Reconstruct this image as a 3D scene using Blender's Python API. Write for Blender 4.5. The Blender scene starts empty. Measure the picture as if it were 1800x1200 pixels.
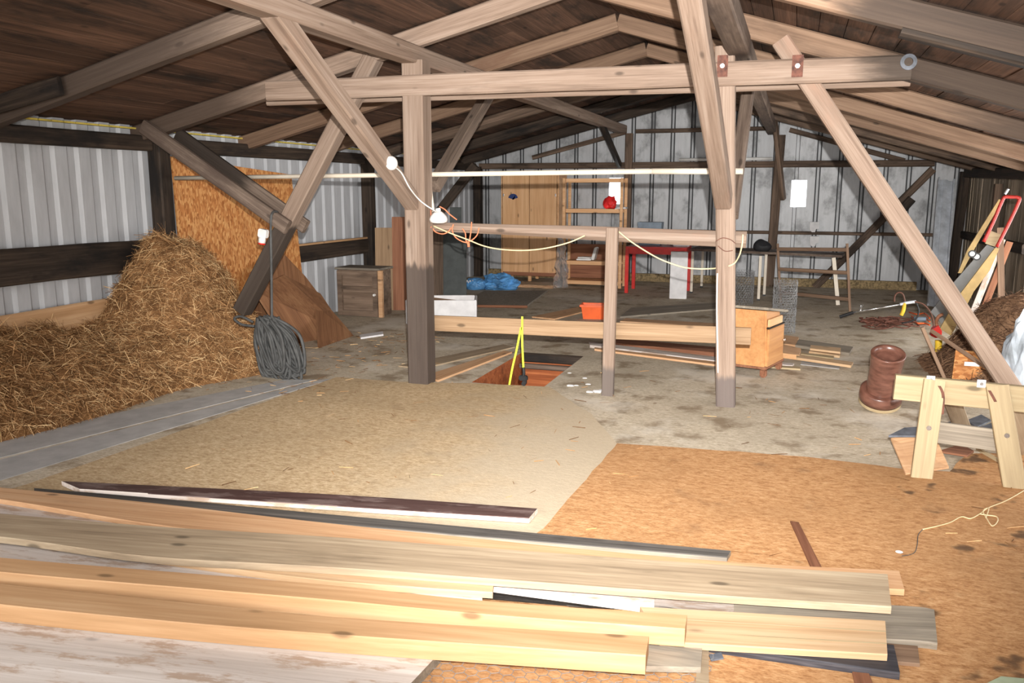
import bpy, bmesh, math, random
from mathutils import Vector, Matrix, noise
random.seed(7)
S = bpy.context.scene
COL = S.collection
PI = math.pi
V = Vector

# ------------------------------------------------------------------ camera
F = 1459.0; CX, CY = 900.0, 600.0; CAMH = 1.65
d_ = V((1400 - CX, 335 - CY, F)).normalized()          # building's long axis seen in camera space
up_ = V((0, -d_.z, d_.y)).normalized()
xr_ = d_.cross(up_)
if xr_.x < 0: xr_ = -xr_
ROWS = (xr_, d_, up_)                                   # world = ROWS * (right, down, forward)
def c2w(v): return V((ROWS[0].dot(v), ROWS[1].dot(v), ROWS[2].dot(v)))
CAM = V((0, 0, CAMH))
def ray(px, py): return c2w(V((px - CX, py - CY, F)))
def PZ(px, py, z=0.0):
    r = ray(px, py); return CAM + r * ((z - CAM.z) / r.z)
def PY(px, py, Y):
    r = ray(px, py); return CAM + r * ((Y - CAM.y) / r.y)
def PX(px, py, X):
    r = ray(px, py); return CAM + r * ((X - CAM.x) / r.x)
cam = bpy.data.cameras.new('camera'); camo = bpy.data.objects.new('camera', cam); COL.objects.link(camo)
cam.sensor_width = 36; cam.lens = 36 * F / 1800; cam.clip_start = .05; cam.clip_end = 200
cr, cd, cf = c2w(V((1, 0, 0))), c2w(V((0, 1, 0))), c2w(V((0, 0, 1)))
camo.matrix_world = Matrix(((cr.x, -cd.x, -cf.x, 0), (cr.y, -cd.y, -cf.y, 0), (cr.z, -cd.z, -cf.z, CAMH), (0, 0, 0, 1)))
S.camera = camo

# ------------------------------------------------------------------ materials
def lin(c):
    def f(u):
        u /= 255.0
        return u / 12.92 if u <= .04045 else ((u + .055) / 1.055) ** 2.4
    return (f(c[0]), f(c[1]), f(c[2]), 1)
class NT:
    def __init__(s, name):
        s.m = bpy.data.materials.new(name); s.m.use_nodes = True
        s.t = s.m.node_tree; s.t.nodes.clear()
        s.out = s.n('ShaderNodeOutputMaterial'); s.b = s.n('ShaderNodeBsdfPrincipled')
        s.l(s.b.outputs[0], s.out.inputs[0])
    def n(s, t, **k):
        x = s.t.nodes.new(t)
        for a, v in k.items(): setattr(x, a, v)
        return x
    def l(s, a, b): s.t.links.new(a, b)
    def put(s, sock, v):
        if hasattr(v, 'is_linked'): s.l(v, sock)
        else: sock.default_value = v
    def coord(s, scale=(1, 1, 1), rand=True, kind='Object'):
        tc = s.n('ShaderNodeTexCoord'); mp = s.n('ShaderNodeMapping'); mp.inputs['Scale'].default_value = scale
        v = tc.outputs[kind]
        if rand:
            oi = s.n('ShaderNodeObjectInfo'); a = s.n('ShaderNodeVectorMath', operation='ADD')
            m = s.n('ShaderNodeMath', operation='MULTIPLY'); s.l(oi.outputs['Random'], m.inputs[0]); m.inputs[1].default_value = 37.0
            s.l(v, a.inputs[0]); s.l(m.outputs[0], a.inputs[1]); v = a.outputs[0]
        s.l(v, mp.inputs[0]); return mp.outputs[0]
    def noise(s, vec, scale=5, detail=4, rough=.55, dist=0):
        x = s.n('ShaderNodeTexNoise'); x.inputs['Scale'].default_value = scale; x.inputs['Detail'].default_value = detail
        x.inputs['Roughness'].default_value = rough; x.inputs['Distortion'].default_value = dist
        s.l(vec, x.inputs['Vector']); return x.outputs['Fac']
    def ramp(s, fac, stops):
        x = s.n('ShaderNodeValToRGB'); e = x.color_ramp.elements
        while len(e) < len(stops): e.new(.5)
        for i, (p, c) in enumerate(stops):
            e[i].position = p; e[i].color = lin(c) if len(c) == 3 else c
        s.l(fac, x.inputs[0]); return x.outputs[0]
    def step(s, fac, a, b, lo=0.0, hi=1.0):
        x = s.n('ShaderNodeMapRange', interpolation_type='SMOOTHSTEP'); s.put(x.inputs[0], fac)
        x.inputs[1].default_value = a; x.inputs[2].default_value = b; x.inputs[3].default_value = lo; x.inputs[4].default_value = hi
        return x.outputs[0]
    def mix(s, fac, a, b, mode='MIX'):
        x = s.n('ShaderNodeMix', data_type='RGBA', blend_type=mode)
        s.put(x.inputs[0], fac); s.put(x.inputs[6], a); s.put(x.inputs[7], b); return x.outputs[2]
    def math(s, op, a, b=0.0):
        x = s.n('ShaderNodeMath', operation=op); s.put(x.inputs[0], a); s.put(x.inputs[1], b); return x.outputs[0]
    def bump(s, h, strength=.3, dist=.01):
        x = s.n('ShaderNodeBump'); x.inputs['Strength'].default_value = strength; x.inputs['Distance'].default_value = dist
        s.l(h, x.inputs['Height']); s.l(x.outputs[0], s.b.inputs['Normal'])
    def done(s, col, rough=.7, metal=0.0, spec=.3):
        s.put(s.b.inputs['Base Color'], col); s.put(s.b.inputs['Roughness'], rough); s.put(s.b.inputs['Metallic'], metal)
        s.b.inputs['Specular IOR Level'].default_value = spec
        return s.m
def plain(name, c, rough=.5, metal=0.0, spec=.4, var=.12, scale=8):
    t = NT(name); k = t.noise(t.coord(), scale, 4)
    c0 = tuple(max(0, u * (1 - var)) for u in c); c1 = tuple(min(255, u * (1 + var)) for u in c)
    return t.done(t.ramp(k, [(.3, c0), (.7, c1)]), rough, metal, spec)
def wood(name, dark, mid, light, blotch=None, bl=(.5, .7), rough=.75, grain=16, knots=True, stain=None, bs=1.6, island=False, spec=.25, hv=.10, dust=None):
    """grain runs along the object's local X.  stain = (colour, x0, x1): a mould / tar stain along the length"""
    t = NT(name)
    g1 = t.noise(t.coord((.55, grain, grain)), 1, 5, .6, .6)
    g2 = t.noise(t.coord((2.0, grain * 5, grain * 5)), 1, 3, .6)
    f = t.math('ADD', t.math('MULTIPLY', g1, .58), t.math('MULTIPLY', g2, .42))
    col = t.ramp(f, [(.34, dark), (.5, mid), (.66, light)])
    if knots:
        vo = t.n('ShaderNodeTexVoronoi'); vo.inputs['Scale'].default_value = 1; t.l(t.coord((2.4, 6, 6)), vo.inputs['Vector'])
        col = t.mix(t.step(vo.outputs['Distance'], .05, .13, .7, 0), col, lin(tuple(u * .55 for u in dark)))
    if blotch:
        b = t.noise(t.coord((bs * .5, bs * 2, bs * 2)), 1.3, 5, .65)
        col = t.mix(t.step(b, bl[0], bl[1], 0, .9), col, lin(blotch))
    if dust:
        b = t.noise(t.coord((2.5, 9, 9)), 1.3, 6, .7)
        col = t.mix(t.step(b, .5, .62, 0, .8), col, lin(dust))
    if stain:
        tc = t.n('ShaderNodeTexCoord'); sx = t.n('ShaderNodeSeparateXYZ'); t.l(tc.outputs['Object'], sx.inputs[0])
        nz = t.noise(t.coord((3, 18, 18)), 1, 4)
        x = t.math('ADD', sx.outputs[0], t.math('MULTIPLY', t.math('SUBTRACT', nz, .5), stain[3] if len(stain) > 3 else .25))
        col = t.mix(t.step(x, stain[1], stain[2], 0, .84), col, lin(stain[0]))
    if island:
        ge = t.n('ShaderNodeNewGeometry'); rv = ge.outputs['Random Per Island']
    else:
        rv = t.n('ShaderNodeObjectInfo').outputs['Random']
    hs = t.n('ShaderNodeHueSaturation'); t.l(col, hs.inputs['Color'])
    t.l(t.step(rv, 0, 1, 1 - hv * (2 if island else 1), 1 + hv * (2 if island else 1)), hs.inputs['Value'])
    t.bump(f, .35, .004)
    return t.done(hs.outputs[0], rough, 0, spec)

M = {}
M['timber'] = wood('pale_hewn_timber', (112, 93, 80), (140, 120, 105), (158, 140, 126), blotch=(150, 120, 102), bl=(.52, .75))
M['timber_grey'] = wood('weathered_timber', (80, 67, 58), (113, 97, 85), (139, 122, 109), blotch=(84, 70, 62), bl=(.45, .7))
M['timber_orange'] = wood('fresh_rafter', (100, 79, 63), (126, 101, 82), (146, 121, 100), blotch=(112, 84, 66), bl=(.5, .75))
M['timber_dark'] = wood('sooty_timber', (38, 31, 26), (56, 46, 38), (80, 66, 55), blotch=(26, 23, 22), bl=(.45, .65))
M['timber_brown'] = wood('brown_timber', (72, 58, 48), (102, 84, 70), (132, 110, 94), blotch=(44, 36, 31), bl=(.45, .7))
def tst(nm, base, a, b, col=(58, 50, 46), amp=.25):
    pal = dict(t=((112, 93, 80), (140, 120, 105), (158, 140, 126)), o=((100, 79, 63), (126, 101, 82), (146, 121, 100)), g=((80, 67, 58), (113, 97, 85), (139, 122, 109)))[base]
    return wood(nm, *pal, blotch=tuple(u * .7 for u in pal[1]), bl=(.55, .8), stain=(col, a, b, amp))
M['roofboard'] = wood('roof_boards', (62, 45, 35), (84, 62, 49), (108, 81, 65), blotch=(44, 36, 31), bl=(.48, .66), rough=.8, island=True, knots=True, hv=.13)
M['cladding'] = wood('old_wall_boards', (128, 114, 98), (160, 146, 128), (184, 170, 150), blotch=(96, 84, 72), bl=(.45, .7), island=True, hv=.15)
M['fresh'] = wood('fresh_planed_board', (178, 144, 108), (198, 166, 130), (210, 182, 148), rough=.6, grain=12, hv=.05)
M['fresh_orange'] = wood('orange_planed_beam', (172, 133, 94), (190, 150, 110), (204, 168, 130), rough=.6, grain=10, hv=.05)
M['peach'] = wood('peach_board', (180, 136, 98), (198, 156, 118), (210, 174, 138), blotch=(156, 114, 82), bl=(.58, .8), rough=.65)
M['greybrown'] = wood('grey_brown_board', (126, 109, 89), (158, 139, 115), (180, 163, 138), blotch=(114, 99, 80), bl=(.5, .75), rough=.7, grain=10)
M['tan_timber'] = wood('tan_timber', (132, 104, 77), (153, 125, 96), (172, 144, 114), rough=.7)
M['grey'] = wood('weathered_grey_board', (112, 104, 92), (142, 132, 118), (164, 154, 138), blotch=(106, 100, 92), bl=(.48, .7))
M['darkgrey'] = wood('dark_grey_board', (66, 62, 60), (88, 84, 80), (110, 104, 98), blotch=(52, 48, 46), bl=(.5, .7), knots=False)
M['black'] = wood('black_painted_board', (34, 33, 38), (56, 55, 60), (92, 90, 94), knots=False, rough=.5)
M['darkbrown'] = wood('dark_brown_board', (58, 42, 40), (80, 60, 57), (112, 92, 88), knots=False, rough=.5, dust=(120, 104, 100))
M['whitepaint'] = wood('peeling_white_board', (186, 174, 165), (205, 194, 186), (220, 212, 206), dust=(168, 142, 120), rough=.75)
M['sawn'] = wood('pale_yellow_sawn_wood', (152, 133, 103), (170, 151, 118), (184, 167, 135), rough=.65, grain=11, hv=.04)
M['pine'] = wood('varnished_pine', (202, 152, 106), (220, 172, 126), (232, 190, 146), rough=.45, grain=9, hv=.04)
M['veneer'] = wood('orange_veneer', (176, 122, 76), (194, 140, 90), (208, 156, 104), rough=.35, grain=8, knots=False, hv=.03)
M['brownsheet'] = wood('brown_hardboard', (112, 76, 52), (140, 98, 68), (160, 118, 84), knots=False, blotch=(96, 64, 44), bl=(.5, .75))
M['chest'] = wood('old_brown_cupboard', (98, 80, 66), (124, 104, 88), (148, 126, 108), blotch=(80, 66, 56), bl=(.45, .7))
M['redwood'] = wood('reddish_brown_panel', (112, 72, 52), (140, 94, 70), (160, 112, 84), knots=False)
M['strand'] = plain('strand', (190, 150, 96))
def osb():
    t = NT('osb'); v = t.n('ShaderNodeTexVoronoi'); v.inputs['Scale'].default_value = 1; t.l(t.coord((26, 60, 26)), v.inputs['Vector'])
    c = t.ramp(v.outputs['Color'], [(.1, (158, 96, 50)), (.45, (196, 130, 74)), (.9, (222, 168, 108))])
    b = t.noise(t.coord(), 3.5, 5); c = t.mix(t.step(b, .55, .75, 0, .6), c, lin((150, 92, 52)))
    return t.done(c, .6)
M['osb'] = osb()
def carpet(name, c0, c1, c2, stain, srange, sc=48, amt=.85, pale=None, fade=None, wear=None):
    t = NT(name); v = t.coord(rand=False)
    a = t.noise(t.coord((1, 2.2, 1), False), sc, 3, .7); w = t.noise(t.coord((1, 2.0, 1), False), 17, 4, .65)
    f = t.math('ADD', t.math('MULTIPLY', a, .55), t.math('MULTIPLY', w, .45))
    c = t.ramp(f, [(.37, c0), (.5, c1), (.63, c2)])
    big = t.noise(v, 1.1, 4); c = t.mix(t.step(big, .4, .7, 0, .45), c, lin(tuple(u * .84 for u in c1)))
    s = t.noise(v, 3.1, 6, .6); c = t.mix(t.step(s, srange[0], srange[1], 0, amt), c, lin(stain))
    if pale:
        p = t.noise(v, .9, 6, .7); c = t.mix(t.step(p, .5, .66, 0, .75), c, lin(pale))
    if fade or wear:
        sx = t.n('ShaderNodeSeparateXYZ'); t.l(v, sx.inputs[0]); fz = t.noise(v, 2.2, 5, .65)
    if fade:                                             # trodden-in grey dust towards +x
        x = t.math('ADD', sx.outputs[0], t.math('MULTIPLY', t.math('SUBTRACT', fz, .5), 1.6))
        c = t.mix(t.step(x, fade[1], fade[2], 0, .95), c, t.mix(.8, c, lin(fade[0])))
    if wear:                                             # black spots
        wz = t.noise(v, 4.2, 3, .5); x = t.math('ADD', wz, t.math('MULTIPLY', t.math('SUBTRACT', sx.outputs[0], .4), .12))
        c = t.mix(t.step(x, .66, .74, 0, .8), c, lin(wear))
    t.bump(f, .5, .006)
    return t.done(c, .95, 0, .1)
M['tan_carpet'] = carpet('tan_carpet', (164, 136, 102), (196, 170, 134), (220, 198, 164), (148, 124, 96), (.6, .75), amt=.6, fade=((196, 182, 160), -2.6, -1.3))
M['orange_carpet'] = carpet('orange_carpet', (156, 110, 72), (188, 142, 98), (208, 166, 122), (128, 94, 68), (.58, .75), amt=.6, wear=(78, 62, 50))
M['felt'] = carpet('floor_felt', (166, 152, 132), (198, 184, 162), (222, 210, 190), (138, 120, 98), (.5, .66), sc=40, pale=(222, 214, 200))
M['rug'] = carpet('dark_rug', (126, 118, 108), (146, 137, 125), (166, 156, 142), (108, 98, 90), (.6, .75))
def sheet(name, c, dirt, rng, sc, rough, metal, amt):
    t = NT(name); v = t.coord((1, 1, .7), False); a = t.noise(v, sc, 6, .65); b = t.noise(t.coord((8, 8, 1.2), False), 3, 4, .6)
    col = t.ramp(b, [(.3, tuple(u * .93 for u in c)), (.7, c)])
    col = t.mix(t.step(a, rng[0], rng[1], 0, amt), col, lin(dirt))
    return t.done(col, rough, metal, .4)
M['white_sheet'] = sheet('white_corrugated_sheet', (186, 187, 190), (140, 140, 140), (.56, .8), 2.0, .45, 0, .5)
M['grey_sheet'] = sheet('grey_trapezoid_sheet', (192, 193, 195), (104, 104, 104), (.47, .7), 2.6, .5, .1, .8)
M['rib'] = plain('dark_rib', (60, 60, 62), .6)
M['dirt'] = plain('plinth_dirt', (132, 114, 84), .95, var=.3, scale=30)
M['yellow_foam'] = plain('yellow_eave_foam', (206, 184, 84), .8)
M['white'] = plain('white_plastic', (226, 224, 220), .45, var=.04)
M['offwhite'] = plain('offwhite_paint', (216, 204, 186), .5, var=.04, scale=6)
M['greyboard'] = plain('light_grey_boards', (176, 174, 172), .6, var=.07)
M['foam'] = plain('white_foam', (216, 214, 214), .8, var=.05)
M['red'] = plain('red_lacquer', (206, 34, 26), .35, var=.06)
M['dullred'] = plain('dull_red_paint', (170, 46, 38), .4, var=.15, scale=30)
M['redbag'] = plain('red_plastic', (222, 44, 44), .4, var=.15)
M['blue'] = plain('blue_tarpaulin', (84, 138, 188), .45, var=.25, scale=6)
M['navy'] = plain('navy_print', (40, 58, 108), .5)
M['darkplastic'] = plain('dark_green_grey_board', (58, 62, 60), .6, var=.15)
M['metal'] = plain('galvanised_metal', (206, 211, 218), .4, .1, var=.1)
M['chrome'] = plain('bright_steel', (214, 214, 214), .25, .9, var=.03)
M['rust'] = plain('rusty_steel', (98, 62, 50), .7, .2, var=.3, scale=25)
M['wire'] = plain('galvanised_wire', (134, 134, 134), .6, .1, var=.1)
M['rope_orange'] = plain('orange_twine', (216, 128, 92), .85, var=.1)
M['cream'] = plain('cream_cable', (226, 206, 160), .6, var=.06)
M['hose'] = plain('grey_cable', (72, 72, 71), .7, var=.18, scale=12)
M['blackrub'] = plain('black_rubber', (30, 30, 32), .5, var=.15)
M['brownhose'] = plain('brown_hose', (96, 62, 48), .6, var=.2)
M['yellow'] = plain('yellow_plastic', (222, 184, 52), .5, var=.12)
M['orange_plastic'] = plain('orange_plastic', (226, 98, 44), .45, var=.06)
M['neon'] = plain('yellow_green_strap', (206, 220, 62), .6, var=.08)
M['blackbag'] = plain('black_bag', (38, 38, 40), .6)
M['slate'] = plain('slate', (92, 96, 104), .6, var=.25, scale=12)
M['sack'] = plain('white_blue_sack', (186, 196, 206), .5, var=.18, scale=5)
M['greybelt'] = plain('grey_belt', (118, 118, 116), .7, var=.08)
M['skiyellow'] = plain('yellow_wood_edge', (172, 144, 92), .55, var=.1)
M['shaft'] = wood('hatch_shaft_wood', (112, 58, 30), (148, 82, 46), (176, 108, 66), knots=False, blotch=(84, 46, 28), bl=(.5, .7))
M['sticker'] = M['navy']
M['greycover'] = plain('blue_grey_plastic', (112, 124, 136), .5, var=.1)
M['bluestrap'] = plain('blue_strap', (58, 132, 196), .5)
M['greenedge'] = plain('pale_green_paint', (176, 190, 160), .7, var=.08)
def ceramic():
    t = NT('brown_glaze'); k = t.noise(t.coord((3, 3, 9)), 3, 4)
    return t.done(t.ramp(k, [(.3, (84, 52, 42)), (.7, (126, 86, 72))]), .28, 0, .5)
M['ceramic'] = ceramic()
def foil():
    t = NT('clear_plastic_film'); t.b.inputs['Transmission Weight'].default_value = .82; t.b.inputs['IOR'].default_value = 1.1
    return t.done(lin((216, 214, 214)), .22, 0, .8)
M['foil'] = foil()
def glass():
    t = NT('milky_pane'); t.b.inputs['Transmission Weight'].default_value = 1.0; t.b.inputs['IOR'].default_value = 1.02
    return t.done((.97, .98, 1, 1), .25, 0, .2)
M['pane'] = glass()
def hay(name, cs):
    t = NT(name); g = t.n('ShaderNodeNewGeometry')
    a = t.noise(t.coord((1, 1, 1), False), 9, 6, .75); f = t.math('ADD', t.math('MULTIPLY', g.outputs['Random Per Island'], .5), t.math('MULTIPLY', a, .5))
    return t.done(t.ramp(f, [(.3, cs[0]), (.44, cs[1]), (.6, cs[2]), (.76, cs[3])]), .85, 0, .2)
M['hay'] = hay('golden_hay', ((96, 66, 40), (146, 106, 68), (186, 142, 96), (232, 198, 148)))
M['oldhay'] = hay('brown_old_hay', ((66, 46, 34), (98, 72, 54), (124, 94, 72), (158, 124, 96)))

# ------------------------------------------------------------------ mesh helpers
def box(bm, c, s, R=None, jit=0):
    vs = []
    for x, y, z in ((-1, -1, -1), (1, -1, -1), (1, 1, -1), (-1, 1, -1), (-1, -1, 1), (1, -1, 1), (1, 1, 1), (-1, 1, 1)):
        p = V((x * s[0] / 2, y * s[1] / 2, z * s[2] / 2))
        if R is not None: p = R @ p
        if jit: p += V([random.uniform(-jit, jit) for _ in range(3)])
        vs.append(bm.verts.new(V(c) + p))
    for f in ((0, 3, 2, 1), (4, 5, 6, 7), (0, 1, 5, 4), (1, 2, 6, 5), (2, 3, 7, 6), (3, 0, 4, 7)): bm.faces.new([vs[i] for i in f])
    return vs
def rbox(bm, c, s, b=.006, R=None):
    t = bmesh.new(); box(t, (0, 0, 0), s)
    bmesh.ops.bevel(t, geom=t.edges[:], offset=min(b, min(s) * .4), segments=2, affect='EDGES')
    mp = {}
    for v in t.verts: mp[v] = bm.verts.new(V(c) + ((R @ v.co) if R is not None else v.co))
    for f in t.faces: bm.faces.new([mp[v] for v in f.verts])
    t.free()
def frame_of(d, up=V((0, 0, 1))):
    d = d.normalized(); y = up.cross(d)
    if y.length < 1e-4: y = V((0, 1, 0)).cross(d) if abs(d.y) < .9 else V((1, 0, 0)).cross(d)
    y.normalize(); return d, y, d.cross(y)
def smooth_path(pts, n=6):
    pts = [V(p) for p in pts]
    if len(pts) < 3: return pts
    out = []
    for i in range(len(pts) - 1):
        a = pts[max(i - 1, 0)]; b = pts[i]; c = pts[i + 1]; e = pts[min(i + 2, len(pts) - 1)]
        for k in range(n):
            t = k / n
            out.append(.5 * ((2 * b) + (c - a) * t + (2 * a - 5 * b + 4 * c - e) * t * t + (3 * b - a - 3 * c + e) * t ** 3))
    out.append(pts[-1]); return out
def tube(bm, pts, r, seg=8, n=6, cap=True, closed=False):
    P = smooth_path(pts, n)
    rings = []; pd = None; y = None
    for i, p in enumerate(P):
        d = (P[min(i + 1, len(P) - 1)] - P[max(i - 1, 0)])
        if d.length < 1e-7: d = V((0, 0, 1))
        d.normalize()
        if y is None: _, y, _ = frame_of(d)
        else:
            y = y - d * y.dot(d)
            if y.length < 1e-5: _, y, _ = frame_of(d)
            y.normalize()
        z = d.cross(y); rr = r(i / (len(P) - 1)) if callable(r) else r
        rings.append([bm.verts.new(p + (y * math.cos(a) + z * math.sin(a)) * rr) for a in [2 * PI * k / seg for k in range(seg)]])
    for a, b in zip(rings, rings[1:]):
        for k in range(seg): bm.faces.new((a[k], a[(k + 1) % seg], b[(k + 1) % seg], b[k]))
    if cap and seg > 2: bm.faces.new(rings[0][::-1]); bm.faces.new(rings[-1])
def lathe(bm, prof, c=(0, 0, 0), seg=32):
    rings = []
    for r, z in prof:
        rings.append([bm.verts.new(V(c) + V((r * math.cos(2 * PI * k / seg), r * math.sin(2 * PI * k / seg), z))) for k in range(seg)])
    for a, b in zip(rings, rings[1:]):
        for k in range(seg): bm.faces.new((a[k], a[(k + 1) % seg], b[(k + 1) % seg], b[k]))
    return rings
def prism(bm, poly, off):
    """closed outline extruded by the vector off"""
    a = [bm.verts.new(V(p)) for p in poly]; b = [bm.verts.new(V(p) + V(off)) for p in poly]
    n = len(a); bm.faces.new(a); bm.faces.new(b[::-1])
    for i in range(n): bm.faces.new((a[i], b[i], b[(i + 1) % n], a[(i + 1) % n]))
def finish(bm, name, mat, smooth=False):
    bmesh.ops.recalc_face_normals(bm, faces=bm.faces[:])
    me = bpy.data.meshes.new(name); bm.to_mesh(me); bm.free()
    for m in (mat if isinstance(mat, (list, tuple)) else [mat]): me.materials.append(M[m] if isinstance(m, str) else m)
    if smooth:
        for p in me.polygons: p.use_smooth = True
    return me
MW = {}
def tag(o, label, cat, group=None, kind='thing'):
    o['kind'] = kind
    if label: o['label'] = label
    if cat: o['category'] = cat
    if group: o['group'] = group
    return o
def obj(name, bm, mat, label=None, cat=None, group=None, origin=None, kind='thing', smooth=False):
    """one-mesh top-level thing; bm in world coordinates, shifted to origin"""
    if origin is None:
        origin = V((0, 0, 0))
        for v in bm.verts: origin += v.co
        origin /= max(1, len(bm.verts)); origin.z = min(v.co.z for v in bm.verts)
    for v in bm.verts: v.co -= V(origin)
    o = bpy.data.objects.new(name, finish(bm, name, mat, smooth)); o.location = origin; COL.objects.link(o)
    MW[o.name] = Matrix.Translation(V(origin))
    return tag(o, label, cat, group, kind)
def thing(name, label, cat, loc=(0, 0, 0), rotz=0, group=None, R=None):
    o = bpy.data.objects.new(name, None); COL.objects.link(o); o.empty_display_size = .1
    m = Matrix.Translation(V(loc)) @ (R.to_4x4() if R is not None else Matrix.Rotation(rotz, 4, 'Z'))
    o.matrix_world = m; MW[o.name] = m
    return tag(o, label, cat, group)
def part(name, bm, mat, parent, world=False, smooth=False, label=None, kind=None):
    """mesh part; coordinates in the parent's frame unless world=True"""
    if world:
        inv = MW[parent.name].inverted()
        for v in bm.verts: v.co = inv @ v.co
    o = bpy.data.objects.new(name, finish(bm, name, mat, smooth)); COL.objects.link(o)
    o.parent = parent; MW[o.name] = MW[parent.name].copy()
    if label: o['label'] = label
    if kind: o['kind'] = kind
    return o
def B(): return bmesh.new()
def beam_mesh(L, w, h, rough=.004, bev=.012, bow=0.0, taper=1.0):
    bm = B(); n = max(2, int(L / .16)); sd = random.random() * 100
    cs = [(-w / 2 + bev, -h / 2), (w / 2 - bev, -h / 2), (w / 2, -h / 2 + bev), (w / 2, h / 2 - bev), (w / 2 - bev, h / 2), (-w / 2 + bev, h / 2), (-w / 2, h / 2 - bev), (-w / 2, -h / 2 + bev)]
    rings = []
    for i in range(n + 1):
        x = L * i / n; r = []
        bz = bow * math.sin(PI * i / n); tp = 1 + (taper - 1) * i / n
        for k, (y, z) in enumerate(cs):
            y *= tp; z *= tp
            q = V((x * 1.1 + sd, y * 9, z * 9)); a = noise.noise(q) * rough; b = noise.noise(q + V((31, 7, 3))) * rough
            r.append(bm.verts.new((x, y + a, z + b + bz)))
        rings.append(r)
    for a, b in zip(rings, rings[1:]):
        for k in range(8): bm.faces.new((a[k], a[(k + 1) % 8], b[(k + 1) % 8], b[k]))
    bm.faces.new(rings[0][::-1]); bm.faces.new(rings[-1])
    return bm
def beam(name, label, cat, p0, p1, w, h, mat, up=V((0, 0, 1)), group=None, rough=.004, bev=.012, bow=0.0, parent=None, kind='thing', taper=1.0):
    """w across (horizontal), h along 'up'; local X runs p0 -> p1"""
    p0, p1 = V(p0), V(p1); x, y, z = frame_of(p1 - p0, up)
    me = finish(beam_mesh((p1 - p0).length, w, h, rough, bev, bow, taper), name, mat)
    o = bpy.data.objects.new(name, me); COL.objects.link(o)
    m = Matrix(((x.x, y.x, z.x, p0.x), (x.y, y.y, z.y, p0.y), (x.z, y.z, z.z, p0.z), (0, 0, 0, 1)))
    if parent is not None:
        o.parent = parent; o.matrix_local = MW[parent.name].inverted() @ m; MW[o.name] = m
        if label: o['label'] = label
        return o
    o.matrix_world = m; MW[o.name] = m
    return tag(o, label, cat, group, kind)
def struct(name, bm, mat, smooth=False):
    return obj(name, bm, mat, None, None, origin=V((0, 0, 0)), kind='structure', smooth=smooth)

# ------------------------------------------------------------------ the shell
XL, XR, YB, RX, RZ = -5.9, 2.65, 15.4, -1.68, 3.13
FR = 6.5                                                # the truss frame in view
def kR(Y): return .31 if Y < 9.7 else .31 - .035 * (Y - 9.7) / 5.7
def zraf(x, Y): return RZ - (.245 * (RX - x) if x < RX else kR(Y) * (x - RX))
# floor with the hatch cut out
HX0, HX1, HY0, HY1 = -2.60, -1.95, 6.60, 8.05
bm = B()
xs = [-6.0, HX0, HX1, 2.9]; ys = [-3.0, HY0, HY1, 15.6]
vv = [[bm.verts.new((x, y, 0)) for y in ys] for x in xs]
for i in range(3):
    for j in range(3):
        if (i, j) != (1, 1): bm.faces.new((vv[i][j], vv[i + 1][j], vv[i + 1][j + 1], vv[i][j + 1]))
struct('floor', bm, 'felt')
bm = B(); t = .9                                         # boarded hatch shaft under the floor
box(bm, ((HX0 + HX1) / 2, HY1 + .06, -.001 - t / 2), (HX1 - HX0 + .2, .05, t))
box(bm, (HX0 - .03, (HY0 + HY1) / 2, -t / 2 - .002), (.05, HY1 - HY0 + .1, t)); box(bm, (HX1 + .03, (HY0 + HY1) / 2, -t / 2 - .002), (.05, HY1 - HY0 + .1, t))
box(bm, ((HX0 + HX1) / 2, HY0 - .03, -t / 2 - .002), (HX1 - HX0 + .1, .05, t)); box(bm, ((HX0 + HX1) / 2, (HY0 + HY1) / 2, -t - .05), (HX1 - HX0, HY1 - HY0, .05))
struct('trim_1', bm, 'shaft')
beam('trim_2', None, None, (HX0, HY1 + .005, -.05), (HX1, HY1 + .005, -.05), .05, .095, 'timber_dark', kind='structure')
beam('trim_3', None, None, (HX0, HY1 - .07, -.125), (HX1, HY1 - .07, -.125), .07, .05, 'timber_grey', kind='structure')
# left wall: trapezoid sheet
def prof(u, pitch, flat, slope, dep):
    u = u % pitch
    if u < flat: return 0
    if u < flat + slope: return dep * (u - flat) / slope
    if u < pitch - slope: return dep
    return dep * (pitch - u) / slope
def sheet_wall(name, axis, c, u0, u1, topf, pitch, flat, slope, dep, mat, holes=(), off=0.0, z0=0.0):
    bm = B(); us = {u0, u1}; u = math.floor((u0 - off) / pitch) * pitch + off
    while u < u1:
        for q in (0, flat, flat + slope, pitch - slope):
            if u0 < u + q < u1: us.add(round(u + q, 5))
        u += pitch
    for h in holes: us.add(h[0]); us.add(h[1])
    us = sorted(us)
    def P(u, z):
        d = prof(u - off + 1e-6, pitch, flat, slope, dep)
        return (c - d, u, z) if axis == 'Y' else ((u, c + d, z) if axis == 'X' else (c + d, u, z))
    for a, b in zip(us, us[1:]):
        segs = [(z0, None)]
        for h in holes:
            if a >= h[0] - 1e-6 and b <= h[1] + 1e-6: segs = [(z0, h[2]), (h[3], None)]
        for lo, hi in segs:
            za, zb = (hi, hi) if hi is not None else (topf(a), topf(b))
            bm.faces.new([bm.verts.new(P(a, lo)), bm.verts.new(P(b, lo)), bm.verts.new(P(b, zb)), bm.verts.new(P(a, za))])
    bmesh.ops.remove_doubles(bm, verts=bm.verts[:], dist=1e-4)
    return struct(name, bm, mat)
sheet_wall('wall_left', 'Y', XL - .03, -2.5, YB + .05, lambda u: 2.28, .25, .12, .03, .024, 'white_sheet', off=5.05)
W1 = (-.09, .17, 1.37, 1.83); W2 = (-3.30, -3.02, 1.40, 1.89)
def gtop(x): return zraf(x, YB) + .16
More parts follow.
